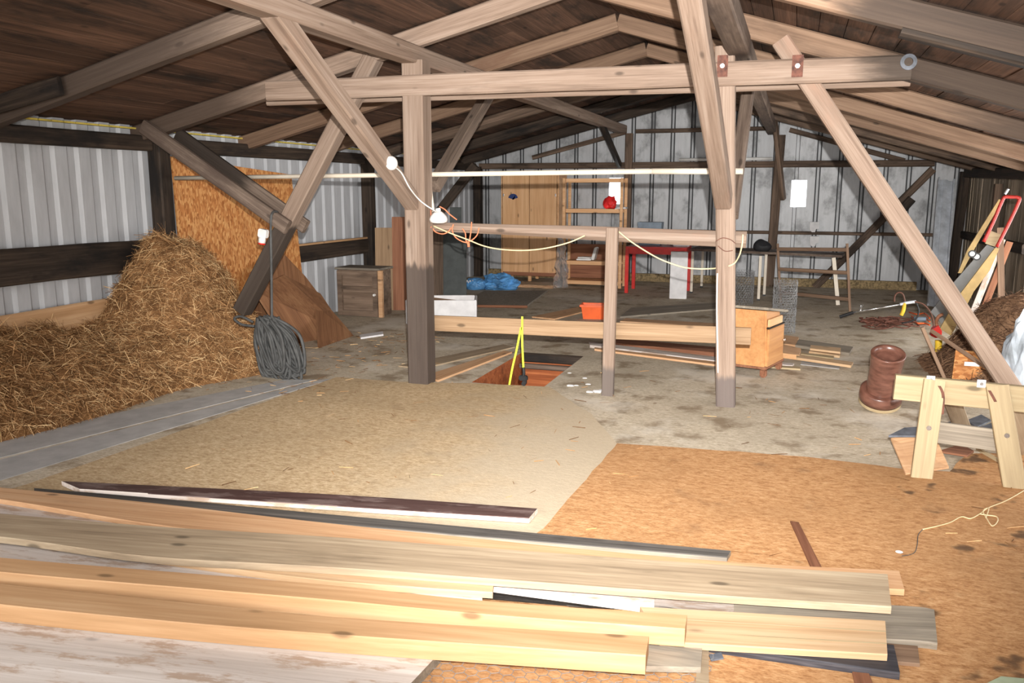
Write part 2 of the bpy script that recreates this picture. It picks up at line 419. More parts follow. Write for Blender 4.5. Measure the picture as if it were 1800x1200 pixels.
sheet_wall('wall_back', 'X', YB, XL - .06, XR + .06, gtop, .355, .285, .012, .04, 'grey_sheet', holes=(W1, W2), off=.02, z0=0.0)
bm = B()
u = math.floor((XL) / .355) * .355 + .02                 # dark lines along the groove edges between the pans
while u < XR:
    for e in (.285, .343):
        x = u + e
        if XL < x < XR and not any(h[0] - .02 < x < h[1] + .02 for h in (W1, W2)): box(bm, (x, YB - .004, gtop(x) / 2 - .02), (.022, .008, gtop(x) - .05))
    u += .355
struct('trim_4', bm, 'rib')
for i, w in enumerate((W1, W2)):
    e = thing('window_%d' % (i + 1), None, None, ((w[0] + w[1]) / 2, YB + .03, w[2])); e['kind'] = 'structure'
    bm = B(); wx, hz = w[1] - w[0], w[3] - w[2]
    for x in (-wx / 2, wx / 2): box(bm, (x, 0, hz / 2), (.016, .05, hz + .016))
    for z in (0, hz): box(bm, (0, 0, z), (wx - .016, .05, .016))
    part('window_frame', bm, 'metal', e)
    bm = B(); box(bm, (0, .01, hz / 2), (wx - .016, .006, hz - .016)); part('window_pane', bm, 'pane', e)
# right wall: upright old boards
bm = B(); y = -2.5                                      # unseen gap in the long side, added to let daylight in
while y < YB:
    w = random.uniform(.13, .2)
    if 5.0 < y < 11.2: y = 11.2
    box(bm, (XR + .015 + random.uniform(-.006, .006), y + w / 2, 1.0), (.022, w - .006, 2.05)); y += w
wr = struct('wall_right', bm, 'cladding')
# give the boards a grain that runs upright: rotate the local frame
wr.data.transform(Matrix.Rotation(PI / 2, 4, 'Y').inverted()); wr.matrix_world = Matrix.Rotation(PI / 2, 4, 'Y')
bm = B(); box(bm, ((XL + XR) / 2, -2.62, .65), (XR - XL, .05, 1.3)); struct('added_wall_front', bm, 'cladding')  # unseen low wall, added so daylight enters only above it
# roof boards, laid lengthwise on the rafters
def roof(name, side):
    bm = B(); s = 0.0; ln = 5.2
    while s < ln:
        w = random.uniform(.13, .19); y = -.3 - random.uniform(0, .3)
        while y < YB + .2:
            L = random.uniform(3.2, 4.6); y1 = min(y + L, YB + .3)
            j = random.uniform(0, .008); n = max(1, int((y1 - y) / 1.2)); rows = []
            for k in range(n + 1):
                yy = y + (y1 - .004 - y) * k / n; r = []
                for (ss, dz) in ((s + .002, 0), (s + w - .003, 0), (s + w - .003, .02), (s + .002, .02)):
                    x = RX - ss if side < 0 else RX + ss
                    r.append(bm.verts.new((yy, -x, zraf(x, yy) + .158 + dz + j)))
                rows.append(r)
            for a, b in zip(rows, rows[1:]):
                for q in range(4): bm.faces.new((a[q], a[(q + 1) % 4], b[(q + 1) % 4], b[q]))
            bm.faces.new(rows[0]); bm.faces.new(rows[-1][::-1]); y = y1
        s += w
    o = struct(name, bm, 'roofboard'); o.matrix_world = Matrix.Rotation(PI / 2, 4, 'Z')
roof('ceiling', -1); roof('ceiling', 1)
bm = B()                                                # closed skin over the boards so no sky shows through the joints
for x0, x1 in ((RX - 5.2, RX), (RX, RX + 5.2)):
    ysk = [-.5, 9.7, YB + .3]
    for a, b in zip(ysk, ysk[1:]):
        bm.faces.new([bm.verts.new((x, y, zraf(x, y) + .2)) for x, y in ((x0, a), (x1, a), (x1, b), (x0, b))])
struct('roof', bm, 'rust')
bm = B()
y = 2.0
while y < YB:                                           # yellow foam closing the corrugation at the eave
    box(bm, (XL + .0, y + .055, 2.222), (.05, .11, .014)); y += .125
struct('trim_5', bm, 'yellow_foam')
bm = B(); box(bm, ((XL + XR) / 2 - .2, YB - .05, .07), (XR - XL - .9, .08, .14)); struct('baseboard_back', bm, 'dirt')

# ------------------------------------------------------------------ the timber frame
UPY = V((0, 1, 0))
pl = beam('timber_post', 'thick pale timber post at left of the floor hatch with a blackened lower half', 'post', PZ(742, 672), PY(731, 108, FR - .04), .185, .185, tst('post_left_wood', 't', 1.06, 1.0, (62, 54, 50), .2), up=UPY)
pr = beam('timber_post', 'slender pale timber post in front of the orange nightstand with a short grey foot', 'post', PZ(1276, 712), PY(1275, 82, 6.48), .14, .13, tst('post_right_wood', 't', .26, .2, (92, 84, 82), .15), up=UPY)
beam('baluster', 'short thin upright propping the hand rail between the two main posts', 'post', (-1.37, 6.52, 0), (-1.36, 6.52, PY(1072, 400, 6.52).z), .095, .055, tst('baluster_wood', 't', .27, .2, (96, 88, 84), .1), up=UPY, rough=.002, bev=.005)
for s, nm in ((-.115, 'front'), (.115, 'rear')):
    p0, p1 = PY(470, 160, FR + s), PY(1602, 118, FR + s)
    if nm == 'rear': p0.z -= .045; p1.z -= .045
    t = beam('tie_beam', 'long pale tie beam spanning both posts, ' + ('near board with bolted rust plates' if nm == 'front' else 'far board half hidden behind the near one'), 'beam', p0, p1, .06, .165, tst('tie_' + nm, 't', 4.62, 4.95, (44, 38, 33), .5) if nm == 'front' else 'timber')
    if nm == 'front':
        for px in (1270, 1402):
            q = PY(px, 116, FR + s - .034); bm = B(); rbox(bm, q, (.075, .006, .15), .002); a = part('rust_plate', bm, 'rust', t, world=True, label='rusty bolt plate')
            bm = B(); tube(bm, [q + V((0, -.003, 0)), q + V((0, -.016, 0))], .016, 10); part('bolt', bm, 'chrome', a, world=True)
        q = PY(1597, 109, FR + s - .03); bm = B()
        lathe(bm, [(.028, 0), (.052, 0), (.052, .012), (.028, .014), (.028, 0)], seg=20)
        for v in bm.verts: v.co = q + V((v.co.x, -v.co.z, v.co.y))
        part('ring_washer', bm, 'slate', t, world=True)
lpurl = beam('purlin', 'long pale purlin over the left post running away to the back wall', 'beam', (-3.03, 1.9, 2.735), (-3.03, 15.25, 2.735), .15, .14, 'timber')
rpurl = beam('purlin', 'long brown purlin over the right post running away to the back wall', 'beam', (-.45, 1.9, 2.685), (-.45, 15.25, 2.66), .15, .14, 'timber_grey')
beam('knee_brace', 'pale knee brace reaching from the left post up towards the viewer', 'brace', PX(737, 372, -3.03), PX(478, 18, -3.03), .13, .13, 'timber')
beam('knee_brace', 'pale knee brace rising from the left post away towards the back wall', 'brace', PX(762, 328, -3.0), PX(868, 150, -3.0), .11, .11, 'timber_grey')
b0, b1 = PY(1272, 352, 6.38), PX(1206, -60, -.56)
beam('knee_brace', 'broad pale knee brace in front of the right post rising out of the picture', 'brace', b0, b1, .12, .14, 'timber', bow=.03)
beam('knee_brace', 'grey brown knee brace rising behind the right post towards the back wall', 'brace', PY(1286, 378, 6.6), PX(1317, 145, -.43), .10, .10, 'timber_grey')
beam('strut', 'long slanting pale strut at right running from the roof down to the floor', 'brace', PY(1372, 72, FR), PY(1800, 716, FR), .13, .13, 'timber', up=UPY)
beam('strut', 'slanting strut at left with a black lower end standing in the hay', 'brace', PY(657, 100, FR), PY(426, 546, FR), .14, .14, tst('strut_left_wood', 't', 1.62, 1.68, (44, 38, 34), .1), up=UPY)
beam('clamp_board', 'near board of the clamp joining the left rafter foot to the slanting strut', 'beam', PY(252, 222, 6.38), PY(506, 400, 6.38), .06, .13, 'timber_grey')
beam('clamp_board', 'dark far board of the clamp behind the left slanting strut', 'beam', PY(312, 236, 6.62), PY(538, 399, 6.62), .06, .13, tst('clamp_far_wood', 'g', 1.0, .8, (40, 34, 30), .2))
# rafters
RY = [3.3, 4.9, 6.5, 8.1, 9.7, 11.3, 12.9, 14.5]
ORD = ['nearest', 'second', 'third', 'fourth', 'fifth', 'sixth', 'seventh', 'last']
for i, Y in enumerate(RY[1:]):
    a, b = V((RX, Y, zraf(RX, Y) + .075)), V((XL - .1, Y, zraf(XL - .1, Y) + .075))
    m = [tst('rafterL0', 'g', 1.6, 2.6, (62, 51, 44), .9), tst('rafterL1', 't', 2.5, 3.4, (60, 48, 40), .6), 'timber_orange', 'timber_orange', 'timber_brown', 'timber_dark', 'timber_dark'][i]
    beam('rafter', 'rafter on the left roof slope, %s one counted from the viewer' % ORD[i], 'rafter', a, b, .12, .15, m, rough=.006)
    a, b = V((RX + .005, Y, zraf(RX, Y) + .075)), V((XR + .1, Y, zraf(XR + .1, Y) + .075))
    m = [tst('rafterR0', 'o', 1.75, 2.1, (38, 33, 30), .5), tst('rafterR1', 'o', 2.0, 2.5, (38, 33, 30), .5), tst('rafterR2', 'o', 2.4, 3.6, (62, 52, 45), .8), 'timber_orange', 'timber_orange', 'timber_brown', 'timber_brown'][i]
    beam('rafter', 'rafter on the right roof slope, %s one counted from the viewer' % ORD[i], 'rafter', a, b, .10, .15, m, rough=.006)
beam('rafter_splint', 'short black board doubling the foot of the nearest left rafter', 'rafter', PY(-120, 216, 4.78), PY(106, 150, 4.78), .04, .13, 'timber_dark')
beam('rafter_splint', 'grey board doubling the foot of the nearest right rafter', 'rafter', PY(1583, 56, 4.9), PY(1830, 116, 4.9), .10, .05, 'timber_dark')
# left wall framing
for y, nm in ((6.65, 'black post of the corrugated wall behind the top of the hay'), (10.81, 'black wall post behind the old brown cupboard'), (15.2, 'black post in the far left corner of the shed')):
    beam('wall_post', nm, 'post', (XL + .08, y, 0), (XL + .08, y, 2.1), .15, .16, 'timber_dark', up=UPY)
for y0, y1, nm in ((1.5, 6.56, 'above the hay'), (6.74, 10.72, 'above the strand board'), (10.9, 15.1, 'above the leaning planks')):
    beam('wall_rail', 'dark upper rail across the corrugated wall ' + nm, 'rail', (XL + .05, y0, 2.09), (XL + .05, y1, 2.09), .08, .14, 'timber_dark')
beam('wall_rail', 'broad rough lower plank on the corrugated wall above the hay', 'rail', (XL + .06, 1.5, 1.06), (XL + .06, 6.56, 1.05), .06, .29, 'timber_dark', rough=.015)
beam('wall_rail', 'lower rail of the corrugated wall beside the strand board', 'rail', (XL + .06, 6.74, .87), (XL + .06, 10.72, .87), .09, .2, 'timber_dark')
beam('wall_rail', 'lower rail of the corrugated wall in the far left bay', 'rail', (XL + .06, 10.9, .87), (XL + .06, 15.1, .87), .09, .2, 'timber_dark')
beam('kick_board', 'orange brown plank along the foot of the corrugated wall behind the hay', 'board', (XL + .04, 1.5, .54), (XL + .04, 6.4, .55), .03, .28, 'fresh_orange')
beam('knee_brace', 'thin black brace in the far left bay above the dark panel', 'brace', PY(836, 290, 10.9), PY(772, 372, 10.9), .09, .12, 'timber_dark')
beam('batten', 'thin orange batten on top of the lower rail beside the strand board', 'board', (XL + .08, 8.9, .985), (XL + .08, 10.7, .985), .05, .025, 'fresh_orange', rough=.001, bev=.003)
# back wall framing
beam('wall_girt', 'long horizontal brown girt across the back wall above both windows', 'rail', (XL + .1, 15.26, 2.11), (2.1, 15.26, 2.09), .1, .11, 'timber_brown')
beam('wall_girt', 'thin upper girt high in the gable between the back posts', 'rail', (-2.8, 15.3, 2.70), (-.4, 15.3, 2.70), .06, .07, 'timber_brown')
beam('wall_girt', 'thin dark middle girt low across the back wall', 'rail', (-2.8, 15.33, .93), (2.3, 15.33, .93), .04, .06, 'timber_brown')
beam('back_post', 'brown post of the back wall beside the shelf unit', 'post', (-2.90, 15.2, 0), (-2.90, 15.2, 2.66), .13, .13, 'timber_brown', up=UPY)
beam('back_post', 'brown post of the back wall left of the unobstructed window', 'post', (-.36, 15.2, 0), (-.30, 15.2, 2.58), .15, .13, 'timber_brown', up=UPY)
beam('back_post', 'dark corner post at the right end of the back wall', 'post', (2.5, 15.2, 0), (2.55, 15.2, 1.95), .14, .14, 'timber_dark', up=UPY)
beam('knee_brace', 'dark short brace under the far end of the left purlin', 'brace', PX(1056, 214, -3.03), PX(1089, 290, -3.03), .08, .1, 'timber_dark')
beam('knee_brace', 'brown short brace under the far end of the right purlin', 'brace', PY(1361, 205, 14.6), PY(1377, 350, 15.1), .07, .1, 'timber_brown')
beam('wall_brace', 'long diagonal brown brace across the right part of the back wall', 'brace', PY(1640, 297, 15.2), PY(1432, 505, 15.2), .08, .12, 'timber_brown')
beam('wood_offcut', 'short dark timber fixed beside the diagonal back wall brace', 'board', PY(1603, 349, 15.1), PY(1570, 386, 15.1), .08, .14, 'timber_dark')
beam('gable_rail', 'thin sloping rail in the left half of the back gable', 'rail', PY(936, 277, 15.3), PY(1100, 232, 15.3), .06, .08, 'timber_brown')
beam('gable_rail', 'thin sloping rail in the right half of the back gable', 'rail', PY(1388, 228, 15.3), PY(1590, 283, 15.3), .06, .08, 'timber_brown')
# right wall framing
beam('wall_post', 'brown post of the board wall behind the red handled sled', 'post', (XR - .07, 12.9, 0), (XR - .07, 12.9, 1.74), .1, .12, 'timber_brown', up=UPY)
beam('wall_plate', 'dark plate along the top of the board wall at right', 'rail', (XR - .08, 9, 1.80), (XR - .08, 15.1, 1.93), .12, .14, 'timber_dark')
beam('wall_rail', 'dark middle rail along the board wall at right', 'rail', (XR - .06, 11.2, .97), (XR - .06, 15.1, .95), .08, .12, 'timber_dark')
bm = B(); box(bm, (PY(1778, 256, 11.6).x, 11.9, PY(1778, 256, 11.6).z), (.22, 1.2, .012), Matrix.Rotation(.28, 3, 'Y')); obj('eave_daylight_strip', bm, 'cream', 'pale strip standing in for daylight at the right eave above the sled', 'panel')  # cream sheet put in place of the bright daylight at the eave
for i, y in enumerate((5.05, 8.1)): beam('trim_%d' % (6 + i), None, None, (XR - .02, y, 0), (XR - .02, y, 1.72), .13, .13, 'timber_brown', up=UPY, kind='structure')
beam('trim_8', None, None, (XR - .08, -2.4, 1.79), (XR - .08, 8.98, 1.79), .12, .14, 'timber_brown', kind='structure')
# rails round the hatch
beam('hand_rail', 'rough pole rail running between the two main posts at hip height', 'rail', PY(752, 398, 6.65), PY(1312, 421, 6.65), .055, .08, 'timber', bev=.022, rough=.008, taper=1.55)
beam('guard_board', 'wide pale kick board fixed low behind the posts over the hatch', 'board', PY(752, 567, 6.66), PY(1320, 591, 6.66), .03, .135, 'tan_timber', bev=.004)
a, b, c = PY(308, 313, 6.72), PY(1146, 301, 6.72), PY(1306, 301, 6.72)
bm = B(); tube(bm, [a, b], .021, 10); obj('white_pole', bm, 'offwhite', 'long thin white pole running across behind both posts', 'pole', smooth=True)
bm = B(); tube(bm, [b + V((.004, 0, 0)), c], .024, 10); obj('white_pole', bm, 'offwhite', 'short thicker white pole ending just past the right post', 'pole', smooth=True)

# ------------------------------------------------------------------ floor coverings
def flat(name, px, z0, z1, mat, label, cat, group=None, axis=None, solid=None):
    """flat piece whose top outline is given corner by corner"""
    pts = [PZ(x, y, z1) if len(q) == 2 else V(q) for q in px for x, y in [q[:2]]]
    ax = V(axis) if axis else (pts[1] - pts[0])
    ang = math.atan2(ax.y, ax.x); c = sum(pts, V()) / len(pts); c.z = z0
    m = Matrix.Translation(c) @ Matrix.Rotation(ang, 4, 'Z'); inv = m.inverted()
    bm = B(); top = [inv @ p for p in pts]
    prism(bm, top, (0, 0, -(z1 - z0)))
    o = bpy.data.objects.new(name, finish(bm, name, mat)); COL.objects.link(o); o.matrix_world = m; MW[o.name] = m
    return tag(o, label, cat, group)
tanp = [PZ(48, 853), PZ(592, 664), PZ(700, 672), PZ(830, 675), PZ(965, 681), PZ(1040, 730), PZ(1085, 782), PZ(955, 932), (-1.2, 3.3), (-4.1, 3.2)]
def ragged(name, poly, z, mat, label, cat, amp=.02):
    bm = B(); P = []
    for i, p in enumerate(poly):
        a = V(p); b = V(poly[(i + 1) % len(poly)]); n = max(1, int((b - a).length / .08))
        for k in range(n):
            q = a.lerp(b, k / n); q += V((noise.noise(q * 5) * amp, noise.noise(q * 5 + V((9, 9, 9))) * amp, 0)); q.z = z; P.append(q)
    prism(bm, P, (0, 0, -z))
    return obj(name, bm, mat, label, cat, origin=V((0, 0, 0)))
def P3(l): return [V((p[0], p[1], 0)) for p in l]
ragged('carpet', P3(tanp), .008, 'tan_carpet', 'large tan carpet in the middle of the floor before the hatch', 'carpet', .012)
orp = P3([PZ(955, 932), PZ(1085, 782), PZ(1250, 793), PZ(1420, 806), PZ(1600, 828), PZ(1668, 832), PZ(1700, 800), PZ(1900, 800)]) + [V((2.5, 1.2, 0)), V((-1.6, 1.2, 0)), V((-1.15, 3.4, 0))]
ragged('carpet', orp, .012, 'orange_carpet', 'orange brown coir carpet in the right foreground', 'carpet', .015)
flat('laminate_strip', [(-60, 862), (590, 664), (560, 668), (-70, 825)], .0005, .004, 'greyboard', 'light grey floor panel strip beside the hay, right half', 'floor panel')
flat('laminate_strip', [(-70, 821), (555, 667), (500, 667), (-100, 785)], .0005, .004, 'greyboard', 'light grey floor panel strip running under the edge of the hay', 'floor panel')
rugp = [PZ(806, 536), PZ(850, 511), PZ(962, 510), PZ(925, 537)]
flat('rug', [(806, 536), (850, 511), (962, 510), (925, 537)], .001, .03, 'rug', 'dark grey rug laid flat before the wardrobe', 'rug')
beam('batten', 'thin dark red batten along the near edge of the dark rug', 'board', PZ(800, 537, .02), PZ(927, 539, .02), .04, .035, 'redwood')
flat('floor_board', [(700, 642), (885, 605), (905, 609), (740, 647)], .001, .014, 'greybrown', 'pale plank on the floor behind the left post', 'board')
flat('floor_board', [(770, 668), (900, 618), (886, 616), (745, 660)], .001, .018, 'peach', 'pale plank edging the left side of the floor hatch', 'board')
flat('floor_board', [(1090, 556), (1290, 540), (1290, 530), (1110, 540)], .001, .02, 'grey', 'grey plank on the floor before the red table', 'board')
flat('floor_board', [(935, 556), (1060, 530), (1080, 533), (975, 560)], .001, .018, 'peach', 'brown plank on the floor left of the orange planter', 'board')
flat('floor_board', [(1090, 564), (1260, 574), (1260, 568), (1100, 559)], .001, .03, 'peach', 'long tan plank lying behind the low guard board', 'board')
flat('floor_board', [(1035, 600), (1260, 627), (1262, 634), (1037, 606)], .001, .03, 'whitepaint', 'thin white batten on the floor left of the slender post', 'board')
flat('floor_board', [(1060, 592), (1262, 610), (1262, 620), (1060, 600)], .001, .05, 'redwood', 'reddish brown plank below the guard board beside the slender post', 'board')
flat('floor_board', [(1045, 610), (1265, 636), (1265, 641), (1045, 613)], .001, .02, 'peach', 'thin tan batten nearest to the slender post', 'board')
flat('foam_strip', [(632, 588), (673, 582), (674, 587), (634, 593)], .001, .02, 'foam', 'small white foam strip on the floor near the white box', 'scrap')

# ------------------------------------------------------------------ board stack in the foreground
def board(label, far, near, z0, z1, mat, mat2=None, chip=0, group=None, name='board'):
    """far / near: matching pixel points along the two long top edges, left to right"""
    A = [PZ(x, y, z1) for x, y in far]; C = [PZ(x, y, z1) for x, y in near]
    A, C = smooth_path(A, 6), smooth_path(C, 6)
    ax = (A[-1] - A[0]); ang = math.atan2(ax.y, ax.x); o_ = (A[0] + C[0]) / 2; o_.z = z0
    m = Matrix.Translation(o_) @ Matrix.Rotation(ang, 4, 'Z'); inv = m.inverted()
    A = [inv @ p for p in A]; C = [inv @ p for p in C]; h = z1 - z0; e = min(.004, h * .2)
    bm = B(); rows = []
    for a, c in zip(A, C):
        w = (c - a); wn = w.normalized() * e
        pts = [a + wn, c - wn, c + V((0, 0, -e)), V((c.x, c.y, 0)), V((a.x, a.y, 0)), a + V((0, 0, -e))]
        rows.append([bm.verts.new(p) for p in pts])
    for r, s in zip(rows, rows[1:]):
        for k in range(6): bm.faces.new((r[k], r[(k + 1) % 6], s[(k + 1) % 6], s[k]))
    bm.faces.new(rows[0]); bm.faces.new(rows[-1][::-1])
    bmesh.ops.recalc_face_normals(bm, faces=bm.faces[:])
    me = bpy.data.meshes.new(name); 
    if mat2:
        for f in bm.faces:
            if abs(f.normal.z) < .5: f.material_index = 1
    bm.to_mesh(me); bm.free(); me.materials.append(M[mat])
    if mat2: me.materials.append(M[mat2])
    o = bpy.data.objects.new(name, me); COL.objects.link(o); o.matrix_world = m; MW[o.name] = m
    return tag(o, label, 'board', group)
L0, L1, L2, L3 = .013, .04, .066, .098
board('dark brown board with white edge lying apart on the tan carpet', [(108, 845), (600, 869), (945, 893)], [(140, 859), (600, 889), (930, 910)], L0, .04, 'darkbrown', 'whitepaint')
board('narrow dark grey board behind the peach board', [(60, 857), (300, 877), (600, 905), (1285, 967)], [(60, 870), (300, 892), (600, 921), (1278, 979)], L0, .036, 'darkgrey', 'grey')
board('long peach board running under the wide grey brown board', [(-200, 838), (0, 856), (283, 885), (600, 921), (1200, 980), (1580, 1002)], [(-200, 852), (0, 877), (283, 923), (600, 958), (1200, 1012), (1590, 1036)], L1, L2, 'peach')
board('white painted panel with peeling paint showing between the peach and grey brown boards', [(-250, 840), (0, 866), (300, 912), (840, 970)], [(-250, 980), (0, 1010), (300, 1032), (850, 1078)], L0, L1 - .002, 'whitepaint')
board('wide grey brown plank with two knots on top of the stack', [(-250, 880), (0, 902), (283, 925), (600, 944), (1200, 987), (1560, 1008)], [(-250, 920), (0, 943), (263, 978), (600, 998), (1200, 1042), (1567, 1066)], L2 + .002, L3, 'greybrown')
board('short pale board with a blunt end between the grey brown plank and orange beams', [(255, 950), (420, 968), (600, 988), (869, 1013)], [(262, 979), (420, 1001), (600, 1022), (866, 1041)], L1, L2, 'fresh')
board('whitewashed board slanting out from under the wide grey brown plank', [(800, 1010), (1290, 1044)], [(800, 1021), (1290, 1086)], L0, L1, 'whitepaint')
board('dark grey board in the gap behind the far orange beam', [(700, 1020), (1200, 1046)], [(700, 1048), (1200, 1092)], L0 - .006, L0 - .001, 'darkgrey')
board('weathered grey board sticking out farthest to the right', [(1150, 1048), (1560, 1062), (1642, 1070)], [(1150, 1108), (1560, 1123), (1648, 1130)], L0, L1, 'grey')
pb_ = board('pale profiled board with two grooves beside the orange beam ends', [(1125, 1065), (1556, 1090)], [(1160, 1127), (1560, 1150)], L1 + .002, L2, 'fresh')
for u in (.36, .72):                                     # the two beads run along
    bm = B(); a = V(PZ(1130, 1065, L2)).lerp(PZ(1165, 1127, L2), u); b = V(PZ(1555, 1090, L2)).lerp(PZ(1559, 1149, L2), u)
    prism(bm, [a, b, b + V((.001, -.006, .003)), a + V((.001, -.006, .003))], (0, .006, .001)); part('bead', bm, 'sawn', pb_, world=True)
board('black grained board at the near right end of the stack', [(1190, 1092), (1571, 1132)], [(1190, 1126), (1582, 1182)], L0, L1, 'black')
board('brown stub of board poking out beside the black board', [(1500, 1124), (1613, 1134)], [(1500, 1156), (1617, 1166)], L0 - .004, L0 + .012, 'timber_orange')
board('dark strip lying on the orange carpet behind the stack', [(1389, 915), (1432, 1010)], [(1404, 917), (1452, 1010)], L0, L0 + .008, 'redwood', name='wood_strip')
board('dark brown strip at the bottom edge of the picture below the black board', [(1498, 1180), (1510, 1230)], [(1528, 1183), (1545, 1230)], L0, L0 + .008, 'redwood', name='wood_strip')
board('wide whitewashed panel at the bottom left under the near orange beam', [(-350, 1000), (0, 1040), (500, 1092), (800, 1118)], [(-350, 1330), (0, 1330), (400, 1330), (600, 1330)], L0, .053, 'whitepaint', 'grey')
bf = board('long orange beam with square edges, the far one of two', [(-250, 950), (0, 979), (400, 1012), (600, 1029), (868, 1056), (1208, 1080)], [(-250, 975), (0, 1005), (400, 1039), (600, 1056), (868, 1081), (1204, 1105)], L2 + .002, .136, 'fresh_orange', name='square_beam')
bn = board('long orange beam with square edges, the near one of two', [(-250, 995), (0, 1025), (300, 1055), (600, 1084), (1141, 1117)], [(-250, 1030), (0, 1062), (300, 1092), (600, 1116), (1135, 1152)], .055, .124, 'fresh_orange', name='square_beam')
# grooves of the profiled board are thin raised beads
t = thing('pallet_piece', 'greyish broken pallet piece lying under the ends of the orange beams', 'board', (PZ(1190, 1150)))
bm = B(); prism(bm, [PZ(1060, 1125, .05), PZ(1236, 1118, .05), PZ(1232, 1172, .05), PZ(1050, 1168, .05)], (0, 0, -.022)); part('slat', bm, 'grey', t, world=True)
bm = B(); prism(bm, [PZ(1228, 1118, .028), PZ(1246, 1118, .028), PZ(1246, 1215, .028), PZ(1222, 1215, .028)], (0, 0, -.014)); part('batten', bm, 'greybrown', t, world=True)
bm = B(); prism(bm, [PZ(1246, 1150, .02), PZ(1268, 1146, .02), PZ(1272, 1156, .02), PZ(1250, 1160, .02)], (0, 0, -.005)); obj('slate_chip', bm, 'slate', 'small grey slate chip beside the pallet piece', 'scrap')
bm = B(); prism(bm, [PZ(1735, 1200, .02), PZ(1760, 1188, .02), PZ(1800, 1192, .02), PZ(1800, 1215, .02)], (0, 0, -.007)); obj('green_scrap', bm, 'greenedge', 'pale green scrap in the bottom right corner of the floor', 'scrap')
# chicken wire lying on the carpet
bm = B(); o0 = PZ(760, 1200); r = .0011; cw, ch = .046, .04
def hexwire(bm, x0, y0, nx, ny, z, keep):
    s = cw / math.sqrt(3)
    for i in range(nx):
        for j in range(ny):
            cx = x0 + i * cw + (cw / 2 if j % 2 else 0); cy = y0 + j * s * 1.5
            pts = [V((cx + s * math.sin(a), cy + s * math.cos(a), z + .006 * noise.noise(V((cx * 7, cy * 7, k))))) for k, a in enumerate([PI / 3 * q for q in range(4)])]
            for a, b in zip(pts, pts[1:]):
                if keep((a + b) / 2): tube(bm, [a, b], r, 3, cap=False)
hexwire(bm, -1.75, 1.95, 34, 22, .02, lambda p: True)
obj('chicken_wire', bm, 'wire', 'flat piece of hexagonal chicken wire on the carpet before the near orange beam', 'wire mesh')

# ------------------------------------------------------------------ hay
def hay_h(x, y):
    """height of the heap over the floor"""
    edge = -4.92 + .09 * (y - 3.9) + .05 * math.sin(y * 3.1) + (.22 * max(0, y - 5.6) if y < 6.6 else .22 - .55 * (y - 6.6))
    u = (edge - x) / .95
    if u <= 0: return -.02
    low = .56 * min(1, u) ** .62 * (1 - max(0, (y - 6.9)) * .9)
    low *= 1 - .22 * math.exp(-((x + 5.55) / .5) ** 2 - ((y - 5.45) / .35) ** 2)
    a = .56 * math.exp(-((x + 5.55) / .42) ** 4 - ((y - 6.42) / .46) ** 4) + .2 * math.exp(-((x + 5.0) / .35) ** 2 - ((y - 6.35) / .4) ** 2)
    h = max(low, 0) + a * min(1, u * 2)
    h += .09 * noise.noise(V((x * 4, y * 4, 0))) * min(1, u * 3) + .06 * noise.noise(V((x * 11, y * 11, 5))) * min(1, u * 3)
    if y < 3.4: h *= max(0, 1 - (3.4 - y) * .5)
    if y > 7.15: h *= max(0, 1 - (y - 7.15) * 2.2)
    h += .12 * math.exp(-((x + 5.62) / .16) ** 2 - ((y - 6.35) / .14) ** 2) * (h > .3)
    return h
def straw(bm, p, d, L, w, bend=.2):
    n = V((random.gauss(0, 1), random.gauss(0, 1), random.gauss(0, 1))); s = d.cross(n)
    if s.length < 1e-4: return
    s.normalize(); s *= w / 2; m = p + d * L * .5 + V((0, 0, 1)) * random.uniform(0, bend) * L * .3
    a = [bm.verts.new(q) for q in (p - s, p + s, m + s, p + d * L + s * .7, p + d * L - s * .7, m - s)]
    bm.faces.new((a[0], a[1], a[2], a[5])); bm.faces.new((a[5], a[2], a[3], a[4]))
def heap(name, hf, x0, x1, y0, y1, n, mat, label, cnt, sl, sw, up=.25):
    bm = B(); g = {}
    for i in range(n + 1):
        for j in range(n + 1):
            x = x0 + (x1 - x0) * i / n; y = y0 + (y1 - y0) * j / n; g[i, j] = bm.verts.new((x, y, max(hf(x, y), -.02)))
    for i in range(n):
        for j in range(n):
            q = [g[i, j], g[i + 1, j], g[i + 1, j + 1], g[i, j + 1]]
            if max(v.co.z for v in q) > 0.004: bm.faces.new(q)
    for v in [v for v in bm.verts if not v.link_faces]: bm.verts.remove(v)
    k = 0; tries = 0
    while k < cnt and tries < cnt * 8:
        tries += 1
        x, y = random.uniform(x0, x1), random.uniform(y0, y1); h = hf(x, y)
        if h < .012: continue
        e = .03; gx, gy = (hf(x + e, y) - h) / e, (hf(x, y + e) - h) / e
        sl_ = math.sqrt(1 + gx * gx + gy * gy)
        if random.random() > min(1, sl_ / 2.2): continue
        nrm = V((-gx, -gy, 1)).normalized(); d = V((random.gauss(0, 1), random.gauss(0, 1), random.gauss(0, .6)))
        d -= nrm * d.dot(nrm) * (1 - up * random.random()); d.normalize()
        if d.dot(nrm) < 0: d = -d
        p = V((x, y, h)) + nrm * random.uniform(0, .02)
        straw(bm, p, d, random.uniform(*sl), random.uniform(*sw)); k += 1
    return obj(name, bm, mat, label, 'hay', kind='stuff', origin=V((0, 0, 0)))
heap('hay_pile', hay_h, -5.84, -4.2, 2.0, 7.7, 110, 'hay', 'large heap of loose golden hay along the left corrugated wall', 42000, (.04, .15), (.002, .0055))
def heap2(x, y):
    u = math.exp(-(abs(x - 2.02) / .52) ** 3 - (abs(y - 8.55) / .62) ** 3)
    return .72 * u - .02 + .06 * noise.noise(V((x * 5, y * 5, 2))) * min(1, u * 2)
heap('hay_pile', heap2, 1.2, 2.52, 7.6, 9.7, 60, 'oldhay', 'brown heap of old hay at the right wall behind the slanting strut', 9000, (.04, .13), (.003, .006))
